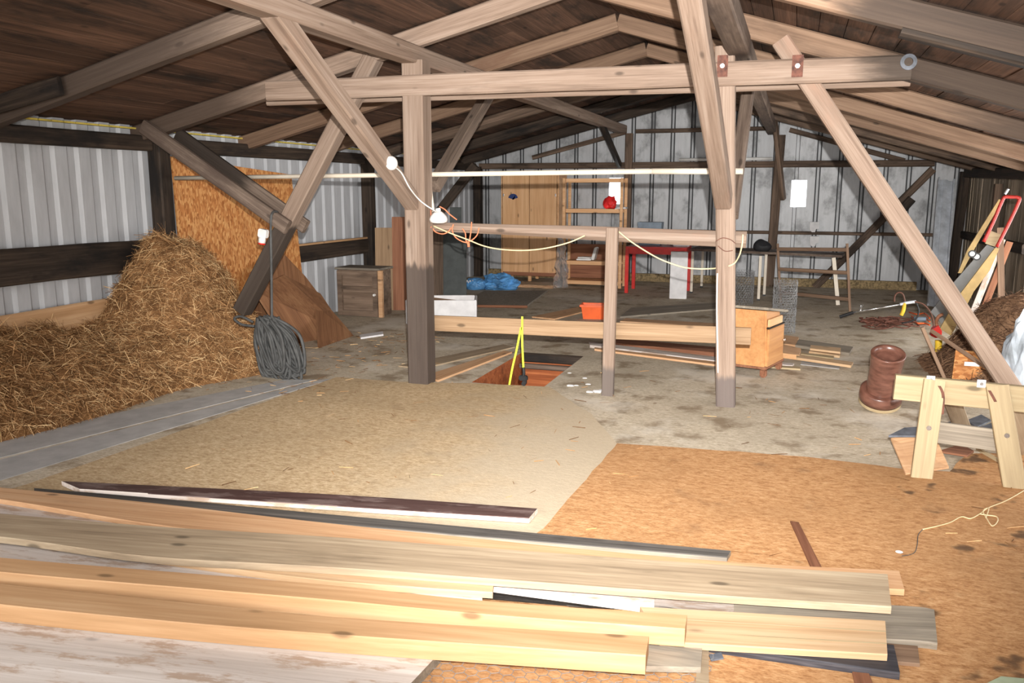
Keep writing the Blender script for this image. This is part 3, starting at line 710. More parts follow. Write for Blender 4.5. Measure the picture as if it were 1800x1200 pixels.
bm = B()
for _ in range(520):
    a = random.random(); x = random.uniform(-5.0, -3.6); y = random.uniform(5.6, 8.6)
    if random.random() < .35: x, y = random.uniform(-3.6, 1.8), random.uniform(3.6, 7.5)
    if HX0 - .1 < x < HX1 + .1 and HY0 - .1 < y < HY1 + .1: continue
    t = random.uniform(0, 6.28); straw(bm, V((x, y, .016)), V((math.cos(t), math.sin(t), 0)), random.uniform(.03, .11), random.uniform(.003, .006), .02)
obj('straw_litter', bm, 'hay', 'loose bits of straw scattered over the floor and carpets', 'straw', kind='stuff', origin=V((0, 0, 0)))

# ------------------------------------------------------------------ left side objects
def slab(name, pts, off, mat, label, cat, group=None, parent=None):
    """flat panel from world corner points, extruded by off; local X follows the first edge"""
    pts = [V(p) for p in pts]; x = (pts[1] - pts[0]).normalized(); n = V(off).normalized(); y = n.cross(x).normalized(); z = x.cross(y)
    m = Matrix(((x.x, y.x, z.x, pts[0].x), (x.y, y.y, z.y, pts[0].y), (x.z, y.z, z.z, pts[0].z), (0, 0, 0, 1))); inv = m.inverted()
    bm = B(); prism(bm, [inv @ p for p in pts], m.to_3x3().inverted() @ V(off))
    o = bpy.data.objects.new(name, finish(bm, name, mat)); COL.objects.link(o)
    if parent is not None:
        o.parent = parent; o.matrix_local = MW[parent.name].inverted() @ m; MW[o.name] = m; return o
    o.matrix_world = m; MW[o.name] = m
    return tag(o, label, cat, group)
slab('strand_board', [(-5.75, 6.8, .0), (-5.80, 6.8, 1.98), (-5.80, 8.85, 1.84), (-5.75, 8.98, .0)], (-.018, 0, 0), 'osb', 'large sheet of orange strand board standing against the corrugated wall', 'panel')
slab('hardboard_sheet', [(-5.50, 7.55, .0), (-5.64, 7.7, .75), (-5.68, 8.35, .98), (-5.6, 8.75, .62), (-5.45, 9.25, .0)], (-.012, .004, .004), 'brownsheet', 'tall brown hardboard sheet leaning on the strand board, rearmost of three', 'panel')
slab('hardboard_sheet', [PZ(505, 606, .0), (-5.35, 7.35, .62), (-5.40, 8.0, .72), (-5.28, 8.55, .45), PZ(612, 588, .0)], (-.012, .004, .004), 'brownsheet', 'broad brown hardboard sheet leaning in the middle of three', 'panel')
slab('hardboard_sheet', [PZ(560, 612, .0), (-5.14, 8.2, .36), (-5.14, 8.5, .30), PZ(622, 590, .0)], (-.012, .004, .004), 'brownsheet', 'narrow broken brown hardboard strip leaning in front of two others', 'panel')
# old cupboard
cw_ = .66; c0 = V((-5.74, 9.63, 0))
t = thing('old_cupboard', 'old brown cupboard with frame door standing on the floor by the corrugated wall', 'cupboard', c0 + V((.3, .1, 0)), .0)
bm = B(); rbox(bm, (0, .2, .31), (.6, .36, .62), .006); part('body', bm, 'chest', t)
bm = B(); rbox(bm, (0, .19, .635), (.66, .42, .025), .004); part('top', bm, 'grey', t)
bm = B()
for x in (-.265, .26): rbox(bm, (x, -.0, .31), (.07, .035, .6), .003)
for z in (.045, .575): rbox(bm, (0, -.0, z), (.46, .033, .07), .003)
rbox(bm, (0, -.0, .38), (.46, .03, .05), .003)
fr = part('door', bm, 'chest', t)
bm = B(); tube(bm, [(.26, -.015, .3), (.26, -.05, .3)], .016, 10); part('knob', bm, 'white', fr)
bm = B(); rbox(bm, (.33, .02, .31), (.06, .05, .62), .004); part('jamb', bm, 'peach', t, label='lighter orange side strip')
# planks and panels standing at the corrugated wall
def stand(name, label, x0, x1, ytop, yb, mat, lean=.12, th=.03, cat='board', ww=None, q=1.0):
    a, b = PZ(x0, yb), PZ(x1, yb); Y = (a.y + b.y) / 2
    h = PY((x0 + x1) / 2, ytop, Y + lean).z
    w = (b - a).length; c = (a + b) / 2; d = (b - a).normalized()
    n = V((-d.y, d.x, 0)); top = c + n * lean + V((0, 0, h))
    u = (top - c).normalized(); yv = u.cross(d)
    m = Matrix(((u.x, d.x, -yv.x, c.x), (u.y, d.y, -yv.y, c.y), (u.z, d.z, -yv.z, c.z), (0, 0, 0, 1)))
    bm = B(); L = (top - c).length; rbox(bm, (L / 2, 0, -th / 2), (L, w, th), .003)
    o = bpy.data.objects.new(name, finish(bm, name, mat)); COL.objects.link(o); o.matrix_world = m; MW[o.name] = m
    return tag(o, label, cat)
stand('chipboard_sheet', 'pale chipboard panel standing just right of the old cupboard', 661, 692, 400, 545, 'tan_timber', .1)
stand('standing_plank', 'reddish brown plank standing left of the thick post', 691, 722, 381, 545, 'redwood', .1)
stand('standing_plank', 'narrow brown plank leaning just right of the thick post', 757, 779, 405, 520, 'timber_brown', .15)
stand('plastic_sheet', 'dark green grey panel standing right of the thick post', 779, 820, 410, 519, 'darkplastic', .12, .05)
stand('plastic_sheet', 'narrow dark panel standing behind the green grey one', 792, 812, 364, 512, 'darkplastic', .1, .02)
# white foam box
p = PZ(690, 579); q = PZ(812, 556)
t = thing('foam_box', 'open white foam box on the floor behind the thick post', 'box', (p + q) / 2 + V((.1, .2, 0)), math.radians(20))
bm = B(); lw, ld, lh, tt = .86, .5, .30, .03
for x in (-lw / 2, lw / 2): rbox(bm, (x, 0, lh / 2), (tt, ld, lh), .006)
for y in (-ld / 2, ld / 2): rbox(bm, (0, y, lh / 2), (lw - tt, tt, lh - .002), .006)
rbox(bm, (0, 0, tt / 2), (lw - tt, ld - tt, tt), .004); part('box_body', bm, 'foam', t)
bm = B(); rbox(bm, (.1, 0, .24), (lw * .7, ld - .07, .02), .004, Matrix.Rotation(.12, 3, 'Y')); part('brown_filling', bm, 'peach', t, label='brown cardboard filling')
# orange planter
p = PZ(1041, 561)
t = thing('planter', 'orange plastic planter box on the floor left of the thin upright', 'planter', p + V((0, .1, 0)), math.radians(8))
bm = B()
def frus(bm, w0, d0, w1, d1, z0, z1):
    a = [bm.verts.new((x * w0 / 2, y * d0 / 2, z0)) for x, y in ((-1, -1), (1, -1), (1, 1), (-1, 1))]; b = [bm.verts.new((x * w1 / 2, y * d1 / 2, z1)) for x, y in ((-1, -1), (1, -1), (1, 1), (-1, 1))]
    for k in range(4): bm.faces.new((a[k], a[(k + 1) % 4], b[(k + 1) % 4], b[k]))
    return a, b
a, b = frus(bm, .27, .18, .32, .22, 0, .17); bm.faces.new(a[::-1]); c, d = frus(bm, .29, .19, .25, .15, .17, .03); bm.faces.new(d)
for k in range(4): bm.faces.new((b[k], b[(k + 1) % 4], c[(k + 1) % 4], c[k]))
part('tub', bm, 'orange_plastic', t)
bm = B()
for s in (-1, 1): rbox(bm, (0, s * .115, .175), (.36, .03, .03), .005); rbox(bm, (s * .165, 0, .175), (.03, .2, .03), .005)
part('rim', bm, 'orange_plastic', t)
# hanging cable bundle and the box on the strut
t = thing('cable_bundle', 'thick bundle of dark grey cable hanging beside the hay heap', 'cable', PZ(490, 668))
Yc = 6.2; bm = B()
for k in range(40):
    r0 = random.uniform(-.08, .08); y = Yc + random.uniform(-.05, .05)
    tp = PY(468 + random.uniform(-16, 18), 560 + random.uniform(-4, 10), y); bt = PY(503 + random.uniform(-34, 26), 655 + random.uniform(-14, 12), y)
    mid = (tp + bt) / 2; sd = V((random.uniform(.07, .15), 0, .02)); sg = random.choice((-1, 1))
    tube(bm, [tp, mid - sd * .8 + V((0, .02, .05)), bt - V((.05, 0, -.03)), bt + V((.05, 0, .02)), mid + sd * .9 + V((0, -.03 * sg, .06)), tp + V((.02, 0, .012))], .014, 6, 6)
part('coil', bm, 'hose', t, world=True, smooth=True)
bm = B(); tube(bm, [PY(445, 566, Yc), PY(424, 556, Yc), PY(412, 560, Yc), PY(425, 570, Yc), PY(447, 573, Yc)], .012, 8); part('loop', bm, 'hose', t, world=True, smooth=True); bm = B(); tube(bm, [PY(462, 620, Yc), PY(455, 640, Yc), PY(464, 658, Yc), PY(485, 655, Yc)], .011, 8); part('loop', bm, 'hose', t, world=True, smooth=True)
bm = B(); tube(bm, [PY(478, 562, Yc), PY(477, 470, Yc), PY(476, 395, Yc), PY(479, 374, Yc + .04), PY(488, 373, Yc + .2), PY(489, 385, Yc + .35)], .011, 8); part('hanging_end', bm, 'hose', t, world=True, smooth=True)
q = PY(463, 413, 6.39); R = Matrix.Rotation(.18, 3, 'Y')
t = thing('socket_box', 'white electrical socket with red lip on the slanting left strut', 'socket', q + V((0, 0, -.06)))
bm = B(); rbox(bm, q + V((0, 0, .015)), (.085, .06, .075), .008, R); part('housing', bm, 'white', t, world=True)
bm = B(); tube(bm, [q + V((-.005, -.01, -.02)), q + V((-.012, -.012, -.07))], .032, 14); part('outlet', bm, 'white', t, world=True, smooth=True)
bm = B(); tube(bm, [q + V((-.012, -.012, -.07)), q + V((-.014, -.012, -.08))], .033, 14); part('lip', bm, 'red', t, world=True, smooth=True, label='red lip')

# ------------------------------------------------------------------ lamp, twine and cables on the left post
q = PY(776, 392, 6.55)
t = thing('lamp', 'white bowl lamp tied to the thick post above the hand rail', 'lamp', q)
bm = B(); lathe(bm, [(.0, .0), (.045, .0), (.072, .012), (.078, .035), (.068, .06), (.045, .085), (.025, .1), (.0, .105)], q + V((.0, -.06, .0)), 20); part('shade', bm, 'white', t, world=True, smooth=True)
bm = B(); tube(bm, [q + V((0, -.06, .1)), q + V((-.005, -.06, .125))], .022, 12); part('socket', bm, 'white', t, world=True, smooth=True)
bm = B(); tube(bm, [PY(770, 374, 6.46), PY(762, 369, 6.36), PY(748, 360, 6.33), PY(735, 349, 6.32), PX(720, 330, -2.94), PX(705, 303, -2.94), PX(690, 291, -2.93)], .006, 6); part('cable', bm, 'white', t, world=True, smooth=True)
q = PX(686, 287, -2.965)
bm = B()
lathe(bm, [(0, 0), (.05, 0), (.056, .012), (.05, .03), (.034, .045), (.02, .05), (0, .052)], seg=18)
Rn = V((.9, -.42, .1)).to_track_quat('Z', 'Y').to_matrix()
for v in bm.verts: v.co = q + Rn @ v.co
obj('ceramic_socket', bm, 'white', 'round white lamp socket screwed to the near knee brace of the left post', 'socket', smooth=True)
bm = B(); tube(bm, [PY(754, 288, 6.55), PY(757, 330, 6.55), PY(762, 372, 6.53)], .012, 8); obj('conduit', bm, 'offwhite', 'thin white conduit running down the right side of the thick post', 'pipe', smooth=True)
bm = B(); Y = 6.56
def loop(pts, r=.0055, Y=6.56): tube(bm, [PY(x, y, Y + random.uniform(-.01, .01)) for x, y in pts], r, 6)
loop([(757, 396), (765, 407), (778, 411), (788, 407), (793, 400)], Y=6.57); loop([(797, 394), (795, 404), (800, 416), (812, 424), (824, 427)], Y=6.57); loop([(813, 402), (818, 410), (819, 422), (823, 430)], Y=6.57); loop([(829, 390), (828, 405), (825, 425)], Y=6.57)
loop([(842, 400), (839, 412), (832, 420), (824, 425)], Y=6.57); loop([(823, 424), (824, 434)], .012, 6.57); loop([(773, 363), (782, 368), (790, 376), (803, 386)], Y=6.52); loop([(752, 364), (752, 380), (754, 396), (758, 400)], .009, 6.5)
for k in range(5): loop([(751 + random.uniform(0, 5), 362), (753 + random.uniform(-2, 5), 376), (752 + random.uniform(0, 4), 394)], .006, 6.5)
obj('twine_tangle', bm, 'rope_orange', 'orange twine tangled round the lamp and left end of the hand rail', 'twine', smooth=True)
bm = B(); tube(bm, [PY(x, y, 6.57) for x, y in ((762, 397), (790, 409), (822, 421), (850, 432), (880, 438), (920, 440), (960, 436), (1000, 426), (1028, 414))], .006, 6); obj('cable', bm, 'cream', 'cream cable sagging under the hand rail left of the thin upright', 'cable', smooth=True)
bm = B(); tube(bm, [PY(x, y, 6.57 if x < 1255 else 6.42) for x, y in ((1084, 404), (1110, 425), (1150, 450), (1180, 463), (1210, 471), (1250, 472), (1285, 466))] + [PY(1298, 452, 6.5), PY(1304, 432, 6.58), PY(1306, 412, 6.58)], .006, 6); obj('cable', bm, 'cream', 'cream cable sagging from the thin upright to the slender post', 'cable', smooth=True)
bm = B(); tube(bm, [PY(x, y, 6.4) for x, y in ((1258, 424), (1270, 418), (1284, 421), (1293, 428))], .003, 5); tube(bm, [PY(x, y, 6.4) for x, y in ((1262, 432), (1274, 441), (1288, 440))], .003, 5); obj('tie_wire', bm, 'rust', 'thin wire wound round the slender post at the hand rail', 'wire')
bm = B(); tube(bm, [PY(x, 0, 6.0) if False else PY(x, y, 6.43) for x, y in ((1261, 480), (1260, 540), (1261, 600), (1262, 655))], .006, 6); obj('cable', bm, 'white', 'white cable clipped down the left edge of the slender post', 'cable', smooth=True)
# strap into the hatch
t = thing('strap', 'yellow green strap hanging from the guard board into the floor hatch', 'strap', PY(917, 600, 6.63))
Y = 6.63
def ribbon(bm, pts, w):
    P = smooth_path(pts, 5); rows = []
    for p in P: rows.append([bm.verts.new(p + V((s * w / 2, u, 0))) for s, u in ((-1, -.001), (1, -.001), (1, .001), (-1, .001))])
    for a, b in zip(rows, rows[1:]):
        for k in range(4): bm.faces.new((a[k], a[(k + 1) % 4], b[(k + 1) % 4], b[k]))
    bm.faces.new(rows[0]); bm.faces.new(rows[-1])
bm = B(); ribbon(bm, [PY(918, 556, Y), PY(918, 600, Y), PY(920, 646, Y)], .018); part('webbing', bm, 'neon', t, world=True)
bm = B(); ribbon(bm, [PY(916, 575, Y), PY(908, 615, Y), PY(900, 650, Y), PY(893, 690, Y)], .018); part('webbing', bm, 'neon', t, world=True)
bm = B(); q = PY(920, 660, 6.60); tube(bm, [q + V((0, 0, .07)), q + V((.004, 0, .02)), q], .014, 10); rbox(bm, q + V((0, 0, -.02)), (.075, .04, .045), .008); rbox(bm, q + V((.01, -.01, -.06)), (.035, .03, .05), .006, Matrix.Rotation(.5, 3, 'Y')); part('ratchet', bm, 'blackrub', t, world=True, label='black ratchet')
for i, (x, y, s) in enumerate(((1003, 679, .05), (1013, 678, .03), (1034, 676, .035), (1037, 690, .05), (1050, 690, .07), (1057, 687, .04), (1028, 665, .03), (1001, 656, .025))):
    bm = B(); bmesh.ops.create_icosphere(bm, subdivisions=2, radius=s * .4); c = PZ(x, y)
    for v in bm.verts: v.co = V((v.co.x * 1.6, v.co.y, max(0, v.co.z * .5 + s * .15))) + c + V((1, 1, 0)) * .25 * s * noise.noise(v.co * 60)
    obj('plaster_crumb', bm, 'foam', 'one of the white plaster crumbs on the floor left of the thin upright', 'scrap', 'plaster crumbs by the thin upright')

# ------------------------------------------------------------------ wardrobe and shelf
wx0, wx1, wy, wd, wh = -5.14, -4.04, 14.62, .55, 1.97
t = thing('wardrobe', 'two door pine wardrobe standing at the back wall', 'wardrobe', ((wx0 + wx1) / 2, wy, 0)); W = wx1 - wx0
bm = B()
for s in (-1, 1): rbox(bm, (s * (W / 2 - .012), wd / 2, .1 + (wh - .1) / 2), (.024, wd, wh - .1), .003)
rbox(bm, (0, wd / 2, .13), (W - .05, wd - .01, .03), .003); rbox(bm, (0, wd - .012, .1 + (wh - .1) / 2), (W - .05, .015, wh - .14), .002); part('body', bm, 'pine', t)
bm = B(); rbox(bm, (0, wd / 2 - .01, wh), (W + .06, wd + .05, .035), .006); part('top', bm, 'pine', t)
for s in (-1, 1):
    o = beam('door', None, None, V(((wx0 + wx1) / 2 + s * W * .235, wy - .012, .17)), V(((wx0 + wx1) / 2 + s * W * .235, wy - .012, wh - .03)), .024, W * .46, 'pine', up=V((1, 0, 0)), parent=t, rough=0, bev=.003)
    bm = B(); rbox(bm, (s * W * .445, -.03, 1.55), (.025, .012, .05), .002); part('hinge', bm, 'chrome', o, world=False) if False else None
    bm.free() if bm.is_valid else None
bm = B(); rbox(bm, (-W * .45, -.028, 1.57), (.022, .01, .05), .002); part('hinge', bm, 'chrome', t)
bm = B(); rbox(bm, (W * .45, -.028, 1.57), (.022, .01, .05), .002); part('hinge', bm, 'chrome', t)
bm = B(); rbox(bm, (0, .0, .135), (W - .12, .03, .07), .004); part('plinth', bm, 'redwood', t)
for x in (-1, 0, 1):
    for y in (.03, wd - .05):
        bm = B(); rbox(bm, (x * (W / 2 - .04), y, .055), (.06, .05, .11), .006); part('foot', bm, 'pine', t)
bm = B(); prism(bm, [V((-.31 + .09 * math.cos(a), -.03, 1.52 + .075 * math.sin(a))) for a in [PI * k / 10 for k in range(11)]] + [V((-.29, -.03, 1.49)), V((-.31, -.03, 1.52)), V((-.33, -.03, 1.49))], (0, .004, 0)); part('sticker', bm, 'navy', t, label='blue arched sticker')
sx0, sx1, sy, sd, sh = -3.80, -2.76, 14.0, .42, 1.86
t = thing('shelf_unit', 'open pine shelf unit in front of the back window beside the wardrobe', 'shelf', ((sx0 + sx1) / 2, sy, 0)); W = sx1 - sx0
for x in (-1, 1):
    for y in (.02, sd - .02):
        bm = B(); rbox(bm, (x * (W / 2 - .02), y, sh / 2), (.05, .035, sh), .003); part('upright', bm, 'pine', t)
for z in (.1, .44, 1.33, sh - .02):
    bm = B(); rbox(bm, (0, sd / 2, z), (W - .1, sd - .02, .028), .003)
    for y in (.03, sd - .03): rbox(bm, (0, y, z - .03), (W - .1, .02, .045), .002)
    part('shelf', bm, 'pine', t)
bm = B(); rbox(bm, (0, sd + .01, .42), (W - .06, .012, .6), .002); part('back_panel', bm, 'redwood', t, label='reddish brown back panel')
for s in (-1, 1): pass
# things on the shelf
c = V((-3.02, 14.2, 1.345))
bm = B(); bmesh.ops.create_icosphere(bm, subdivisions=3, radius=.13)
for v in bm.verts:
    n = noise.noise(v.co * 14) * .03; v.co = V((v.co.x * .95 + n, v.co.y * .8 + n, max(-.08, v.co.z * (.85 if v.co.z < 0 else 1.0) + n * 1.5))) + c + V((0, 0, .08))
obj('red_bag', bm, 'redbag', 'crumpled red plastic bag on the upper shelf before the window', 'bag')
bm = B(); rbox(bm, (-2.8, 14.2, 1.36), (.16, .2, .03), .01); obj('white_packet', bm, 'foam', 'flat white packet right of the red bag', 'packet')
for k, (x, w, z, a, nm) in enumerate(((-3.45, .26, .47, .1, 'lowest flat sheaf of white paper on the lower shelf'), (-3.42, .24, .50, -.2, 'tilted sheaf of white paper on top of the lower sheaf'))):
    bm = B(); rbox(bm, (x, 14.2, z), (w, .2, .025), .006, Matrix.Rotation(a, 3, 'Z')); obj('paper_stack', bm, 'white', nm, 'paper')
bm = B(); rbox(bm, (-3.27, 14.25, .57), (.05, .2, .22), .01, Matrix.Rotation(.25, 3, 'Y')); obj('white_folder', bm, 'white', 'upright white folder on the lower shelf', 'folder')
# clear plastic film hanging at the wardrobe corner
bm = B(); rows = []
for i in range(28):
    u = i / 27; z = .02 + 1.02 * (1 - u); w = .03 + .10 * u ** 1.1; row = []
    cx = -3.78 + .06 * u; 
    for j in range(16):
        a = 2 * PI * j / 16; n = noise.noise(V((math.cos(a) * 1.5, math.sin(a) * 1.5, z * 6))) * .06 + noise.noise(V((j * 1.7, z * 15, 3))) * .03
        row.append(bm.verts.new((cx + (w + n) * math.cos(a), 13.72 + (w * .7 + n) * math.sin(a), z)))
    rows.append(row)
for a, b in zip(rows, rows[1:]):
    for j in range(16): bm.faces.new((a[j], a[(j + 1) % 16], b[(j + 1) % 16], b[j]))
obj('plastic_film', bm, 'foil', 'clear crumpled plastic film hanging between wardrobe and shelf unit', 'plastic film')
# blue tarpaulins
def lump(name, c, s, mat, label, cat, amp=.25, fr=7, kind='thing'):
    bm = B(); bmesh.ops.create_icosphere(bm, subdivisions=4, radius=1)
    for v in bm.verts:
        n = 1 + amp * noise.noise(v.co * 2.2 + V(c)) + amp * .5 * noise.noise(v.co * fr + V(c))
        v.co = V((v.co.x * s[0] * n, v.co.y * s[1] * n, max(0, (v.co.z * .7 + .42) * s[2] * n))) + V(c)
    return obj(name, bm, mat, label, cat)
tb = lump('blue_sack', PZ(836, 508), (.2, .16, .17), 'blue', 'blue plastic sack with white marks beside the dark panel', 'sack', .12)
bm = B(); c = PZ(834, 497, .1)
for k in range(3): tube(bm, [c + V((-.08 + .05 * k, -.17, .03)), c + V((-.06 + .05 * k, -.18, .06)), c + V((-.04 + .05 * k, -.17, .01))], .008, 5)
part('print', bm, 'white', tb, world=True, label='white printed marks')
lump('blue_tarpaulin', PZ(880, 508), (.33, .25, .22), 'blue', 'heaped blue tarpaulin at the left foot of the wardrobe', 'tarpaulin', .3)
bm = B(); c = PZ(940, 506)
for i in range(9):
    for j in range(7): bm.verts.new(c + V(((i - 4) * .1, (j - 3) * .07, .02 + .03 * abs(noise.noise(V((i * .9, j * .9, 0)))))))
bm.verts.ensure_lookup_table()
for i in range(8):
    for j in range(6): bm.faces.new([bm.verts[a * 7 + b] for a, b in ((i, j), (i + 1, j), (i + 1, j + 1), (i, j + 1))])
obj('film_scrap', bm, 'foil', 'crumpled scrap of clear film on the floor before the wardrobe', 'plastic film')

# ------------------------------------------------------------------ tables at the back
def table(name, label, x0, x1, y0, y1, h, lt, top, leg, th=.03, apron=None):
    t = thing(name, label, 'table', ((x0 + x1) / 2, (y0 + y1) / 2, 0)); w, d = x1 - x0, y1 - y0
    bm = B(); rbox(bm, (0, 0, h - th / 2), (w, d, th), .004); part('tabletop', bm, top, t)
    for x in (-1, 1):
        for y in (-1, 1):
            bm = B(); rbox(bm, (x * (w / 2 - lt / 2), y * (d / 2 - lt / 2), (h - th) / 2), (lt, lt, h - th), .004); part('leg', bm, leg, t)
    if apron:
        bm = B()
        for y in (-1, 1): rbox(bm, (0, y * (d / 2 - lt / 2), h - th - apron / 2), (w - lt * 2, lt * .6, apron), .003)
        for x in (-1, 1): rbox(bm, (x * (w / 2 - lt / 2), 0, h - th - apron / 2), (lt * .6, d - lt * 2, apron), .003)
        part('apron', bm, leg, t)
    return t
table('red_table', 'red lacquered table right of the shelf unit', -2.58, -1.60, 13.42, 14.1, .76, .055, 'red', 'red', .03, .09)
t = thing('trestle_table', 'long plank table on thin white legs along the back wall', 'table', (-.5, 13.6, 0))
bm = B(); prism(bm, [V((-1.57, 13.68, .73)), V((.68, 12.95, .73)), V((.75, 13.45, .73)), V((-1.5, 14.5, .73))], (0, 0, -.035)); part('tabletop', bm, 'timber_grey', t, world=True)
for px, py in ((1215, 515), (1233, 505), (1333, 528), (1343, 520)):
    c = PZ(px, py); bm = B(); rbox(bm, c + V((0, 0, .34)), (.04, .04, .68), .004); lg = part('leg', bm, 'offwhite', t, world=True)
    bm = B(); rbox(bm, c + V((0, 0, .015)), (.045, .045, .03), .004); part('leg_cap', bm, 'blackrub', lg, world=True)
a, b = PZ(1473, 536), PY(1466, 446, 13.1)
beam('leg', None, None, a, V((b.x, b.y, .68)), .055, .02, 'offwhite', parent=t, up=UPY, rough=0, bev=.003)
c = PZ(1192, 526); t = thing('white_carton', 'tall narrow white carton standing before the red table', 'carton', c + V((-.02, .12, 0)), .12)
bm = B(); rbox(bm, (0, .02, .36), (.26, .16, .72), .006); part('carton_body', bm, 'foam', t)
bm = B(); rbox(bm, (0, .02, .722), (.25, .15, .004), .001); part('lid', bm, 'foam', t)
c = V((-1.72, 13.75, .761)); bm = B(); rbox(bm, c + V((0, 0, .06)), (.26, .16, .12), .006); obj('white_box', bm, 'foam', 'small white box on the right end of the red table', 'box')
c = V((-2.25, 13.85, .761)); t = thing('plastic_tub', 'blue grey plastic tub with blue strap on the red table', 'tub', c)
bm = B(); a, b = frus(bm, .34, .2, .40, .24, 0, .38); bm.faces.new(a[::-1]); bm.faces.new(b); part('tub_body', bm, 'greycover', t)
bm = B(); a, b = frus(bm, .365, .225, .372, .23, .15, .185); part('band', bm, 'bluestrap', t, label='blue strap')
c = V((-1.88, 13.95, .761)); bm = B(); tube(bm, [c + V((0, -.05, .14)), c + V((0, .05, .14))], .1, 20); rbox(bm, c + V((0, 0, .03)), (.1, .1, .06), .005); obj('grey_fan', bm, 'greycover', 'small round grey disc standing between the tub and white box', 'disc')
bm = B(); c = PY(1340, 437, 13.35); c.z = .731; bmesh.ops.create_icosphere(bm, subdivisions=3, radius=.12)
for v in bm.verts: v.co = V((v.co.x * 1.15, v.co.y, max(0, (v.co.z * .85 + .08) * (1 + .3 * noise.noise(v.co * 9))))) + c
obj('black_bag', bm, 'blackbag', 'lumpy black bag on the long plank table', 'bag')
# open wooden rack
a0, a1 = PZ(1494, 547), PZ(1372, 532)
t = thing('wooden_rack', 'open wooden rack with four rails before the plank table', 'rack', (a0 + a1) / 2); Yr = (a0.y + a1.y) / 2
up = V((0, 0, 1))
for base, top in ((a1, PY(1367, 428, a1.y)), (a0, PY(1489, 428, a0.y + .1))): beam('upright', None, None, base, top, .035, .05, 'timber_orange', parent=t, up=UPY, rough=.001, bev=.003)
t0_, t1_ = PY(1367, 428, a1.y), PY(1489, 428, a0.y + .1)
for u in (.91, .57, .18): beam('rail', None, None, a1.lerp(t0_, u), a0.lerp(t1_, u), .06, .05, 'timber_orange', parent=t, rough=.002, bev=.003)
# rolls of wire mesh
def roll(c, r, h, label):
    bm = B(); n = 24
    lathe_pts = []
    for turn in range(1):
        rr = r - turn * .02
        s = 2 * PI * rr / n
        for i in range(n):
            for j in range(int(h / (s * .87))):
                a0_ = 2 * PI * (i + (.5 if j % 2 else 0)) / n; z = j * s * .87 + .01
                for da, dz in ((PI / n, s * .87), (-PI / n, s * .87), (2 * PI / n * 1.0, 0)):
                    if z + dz > h: continue
                    p = V((rr * math.cos(a0_), rr * math.sin(a0_), z)); q = V((rr * math.cos(a0_ + da), rr * math.sin(a0_ + da), z + dz))
                    p *= 1; jit = V((random.uniform(-.012, .012), random.uniform(-.012, .012), random.uniform(-.01, .01))); q += jit
                    tube(bm, [V(c) + p, V(c) + q], .0021, 3, cap=False)
    return obj('wire_mesh_roll', bm, 'wire', label, 'wire mesh')
roll(PZ(1376, 588) + V((0, .12, 0)), .13, .64, 'roll of grey wire mesh standing behind the nightstand')
roll(PZ(1304, 536) + V((0, .12, 0)), .15, .52, 'grey wire mesh roll half hidden behind the slender post')
# back wall bits
for y0, y1, nm in ((390, 408, 'upper white foam patch on the back wall right of the window'), (415, 433, 'lower white foam patch on the back wall right of the window')):
    a, b = PY(1424, y0, 15.28), PY(1439, y1, 15.28); w, h = b.x - a.x, a.z - b.z
    bm = B(); prism(bm, [a, V((b.x, 15.28, a.z)), V((b.x, 15.28, b.z + h * .35)), V((b.x - w * .3, 15.28, b.z + h * .3)), V((b.x - w * .4, 15.28, b.z)), V((a.x + w * .25, 15.28, b.z)), V((a.x, 15.28, b.z + h * .25))], (0, .1, 0)); obj('foam_patch', bm, 'foam', nm, 'patch')
bm = B(); tube(bm, [V((-2.0, 15.22, 2.19)), V((-.42, 15.22, 2.19))], .028, 10); obj('white_tube', bm, 'white', 'white tube lying on the long back wall girt', 'pipe', smooth=True)
# gutter profile leaning in the right corner
t0, t1 = PY(1662, 318, 15.05), PZ(1650, 545); t1 = V((2.0, 13.2, 0.0)); d = (t0 - t1).normalized(); x_, y_, z_ = frame_of(d, UPY)
bm = B(); pr_ = [(-.12, .0), (-.12, .07), (-.10, .07), (-.10, .012), (-.03, .012), (-.03, .03), (.03, .03), (.03, .012), (.10, .012), (.10, .07), (.12, .07), (.12, 0)]
prism(bm, [t1 + y_ * a + z_ * -b for a, b in pr_], t0 - t1); obj('metal_profile', bm, 'metal', 'long galvanised metal profile leaning in the right back corner', 'metal profile')

# ------------------------------------------------------------------ sled with red handle at the right wall
Ys = 9.45
def Q(x, y, dy=0): return PY(x, y, Ys + dy)
t = thing('sled', 'long yellow wooden sled with red tube handle leaning at the right wall', 'sled', Q(1650, 600))
bm = B(); prism(bm, [Q(1750, 436), Q(1735, 430), Q(1674, 499), Q(1636, 548), Q(1658, 572), Q(1686, 519)], (0, .02, 0)); part('deck', bm, 'greybelt', t, world=True, label='grey belt deck')
bm = B(); prism(bm, [Q(1749, 436, -.05), Q(1757, 436, -.05), Q(1740, 475, -.05), Q(1712, 512, -.05), Q(1672, 590, -.05), Q(1652, 578, -.05), Q(1686, 519, -.05)], (0, .03, 0)); part('runner', bm, 'skiyellow', t, world=True)
bm = B(); prism(bm, [Q(1756, 350, .03), Q(1762, 352, .03), Q(1716, 432, .03), Q(1690, 480, .03), Q(1684, 480, .03), Q(1700, 440, .03)], (0, .03, 0)); part('runner', bm, 'skiyellow', t, world=True)
bm = B(); prism(bm, [Q(1740, 405, -.02), Q(1760, 412, -.02), Q(1750, 434, -.02), Q(1732, 428, -.02)], (0, .03, 0)); part('headboard', bm, 'sawn', t, world=True)
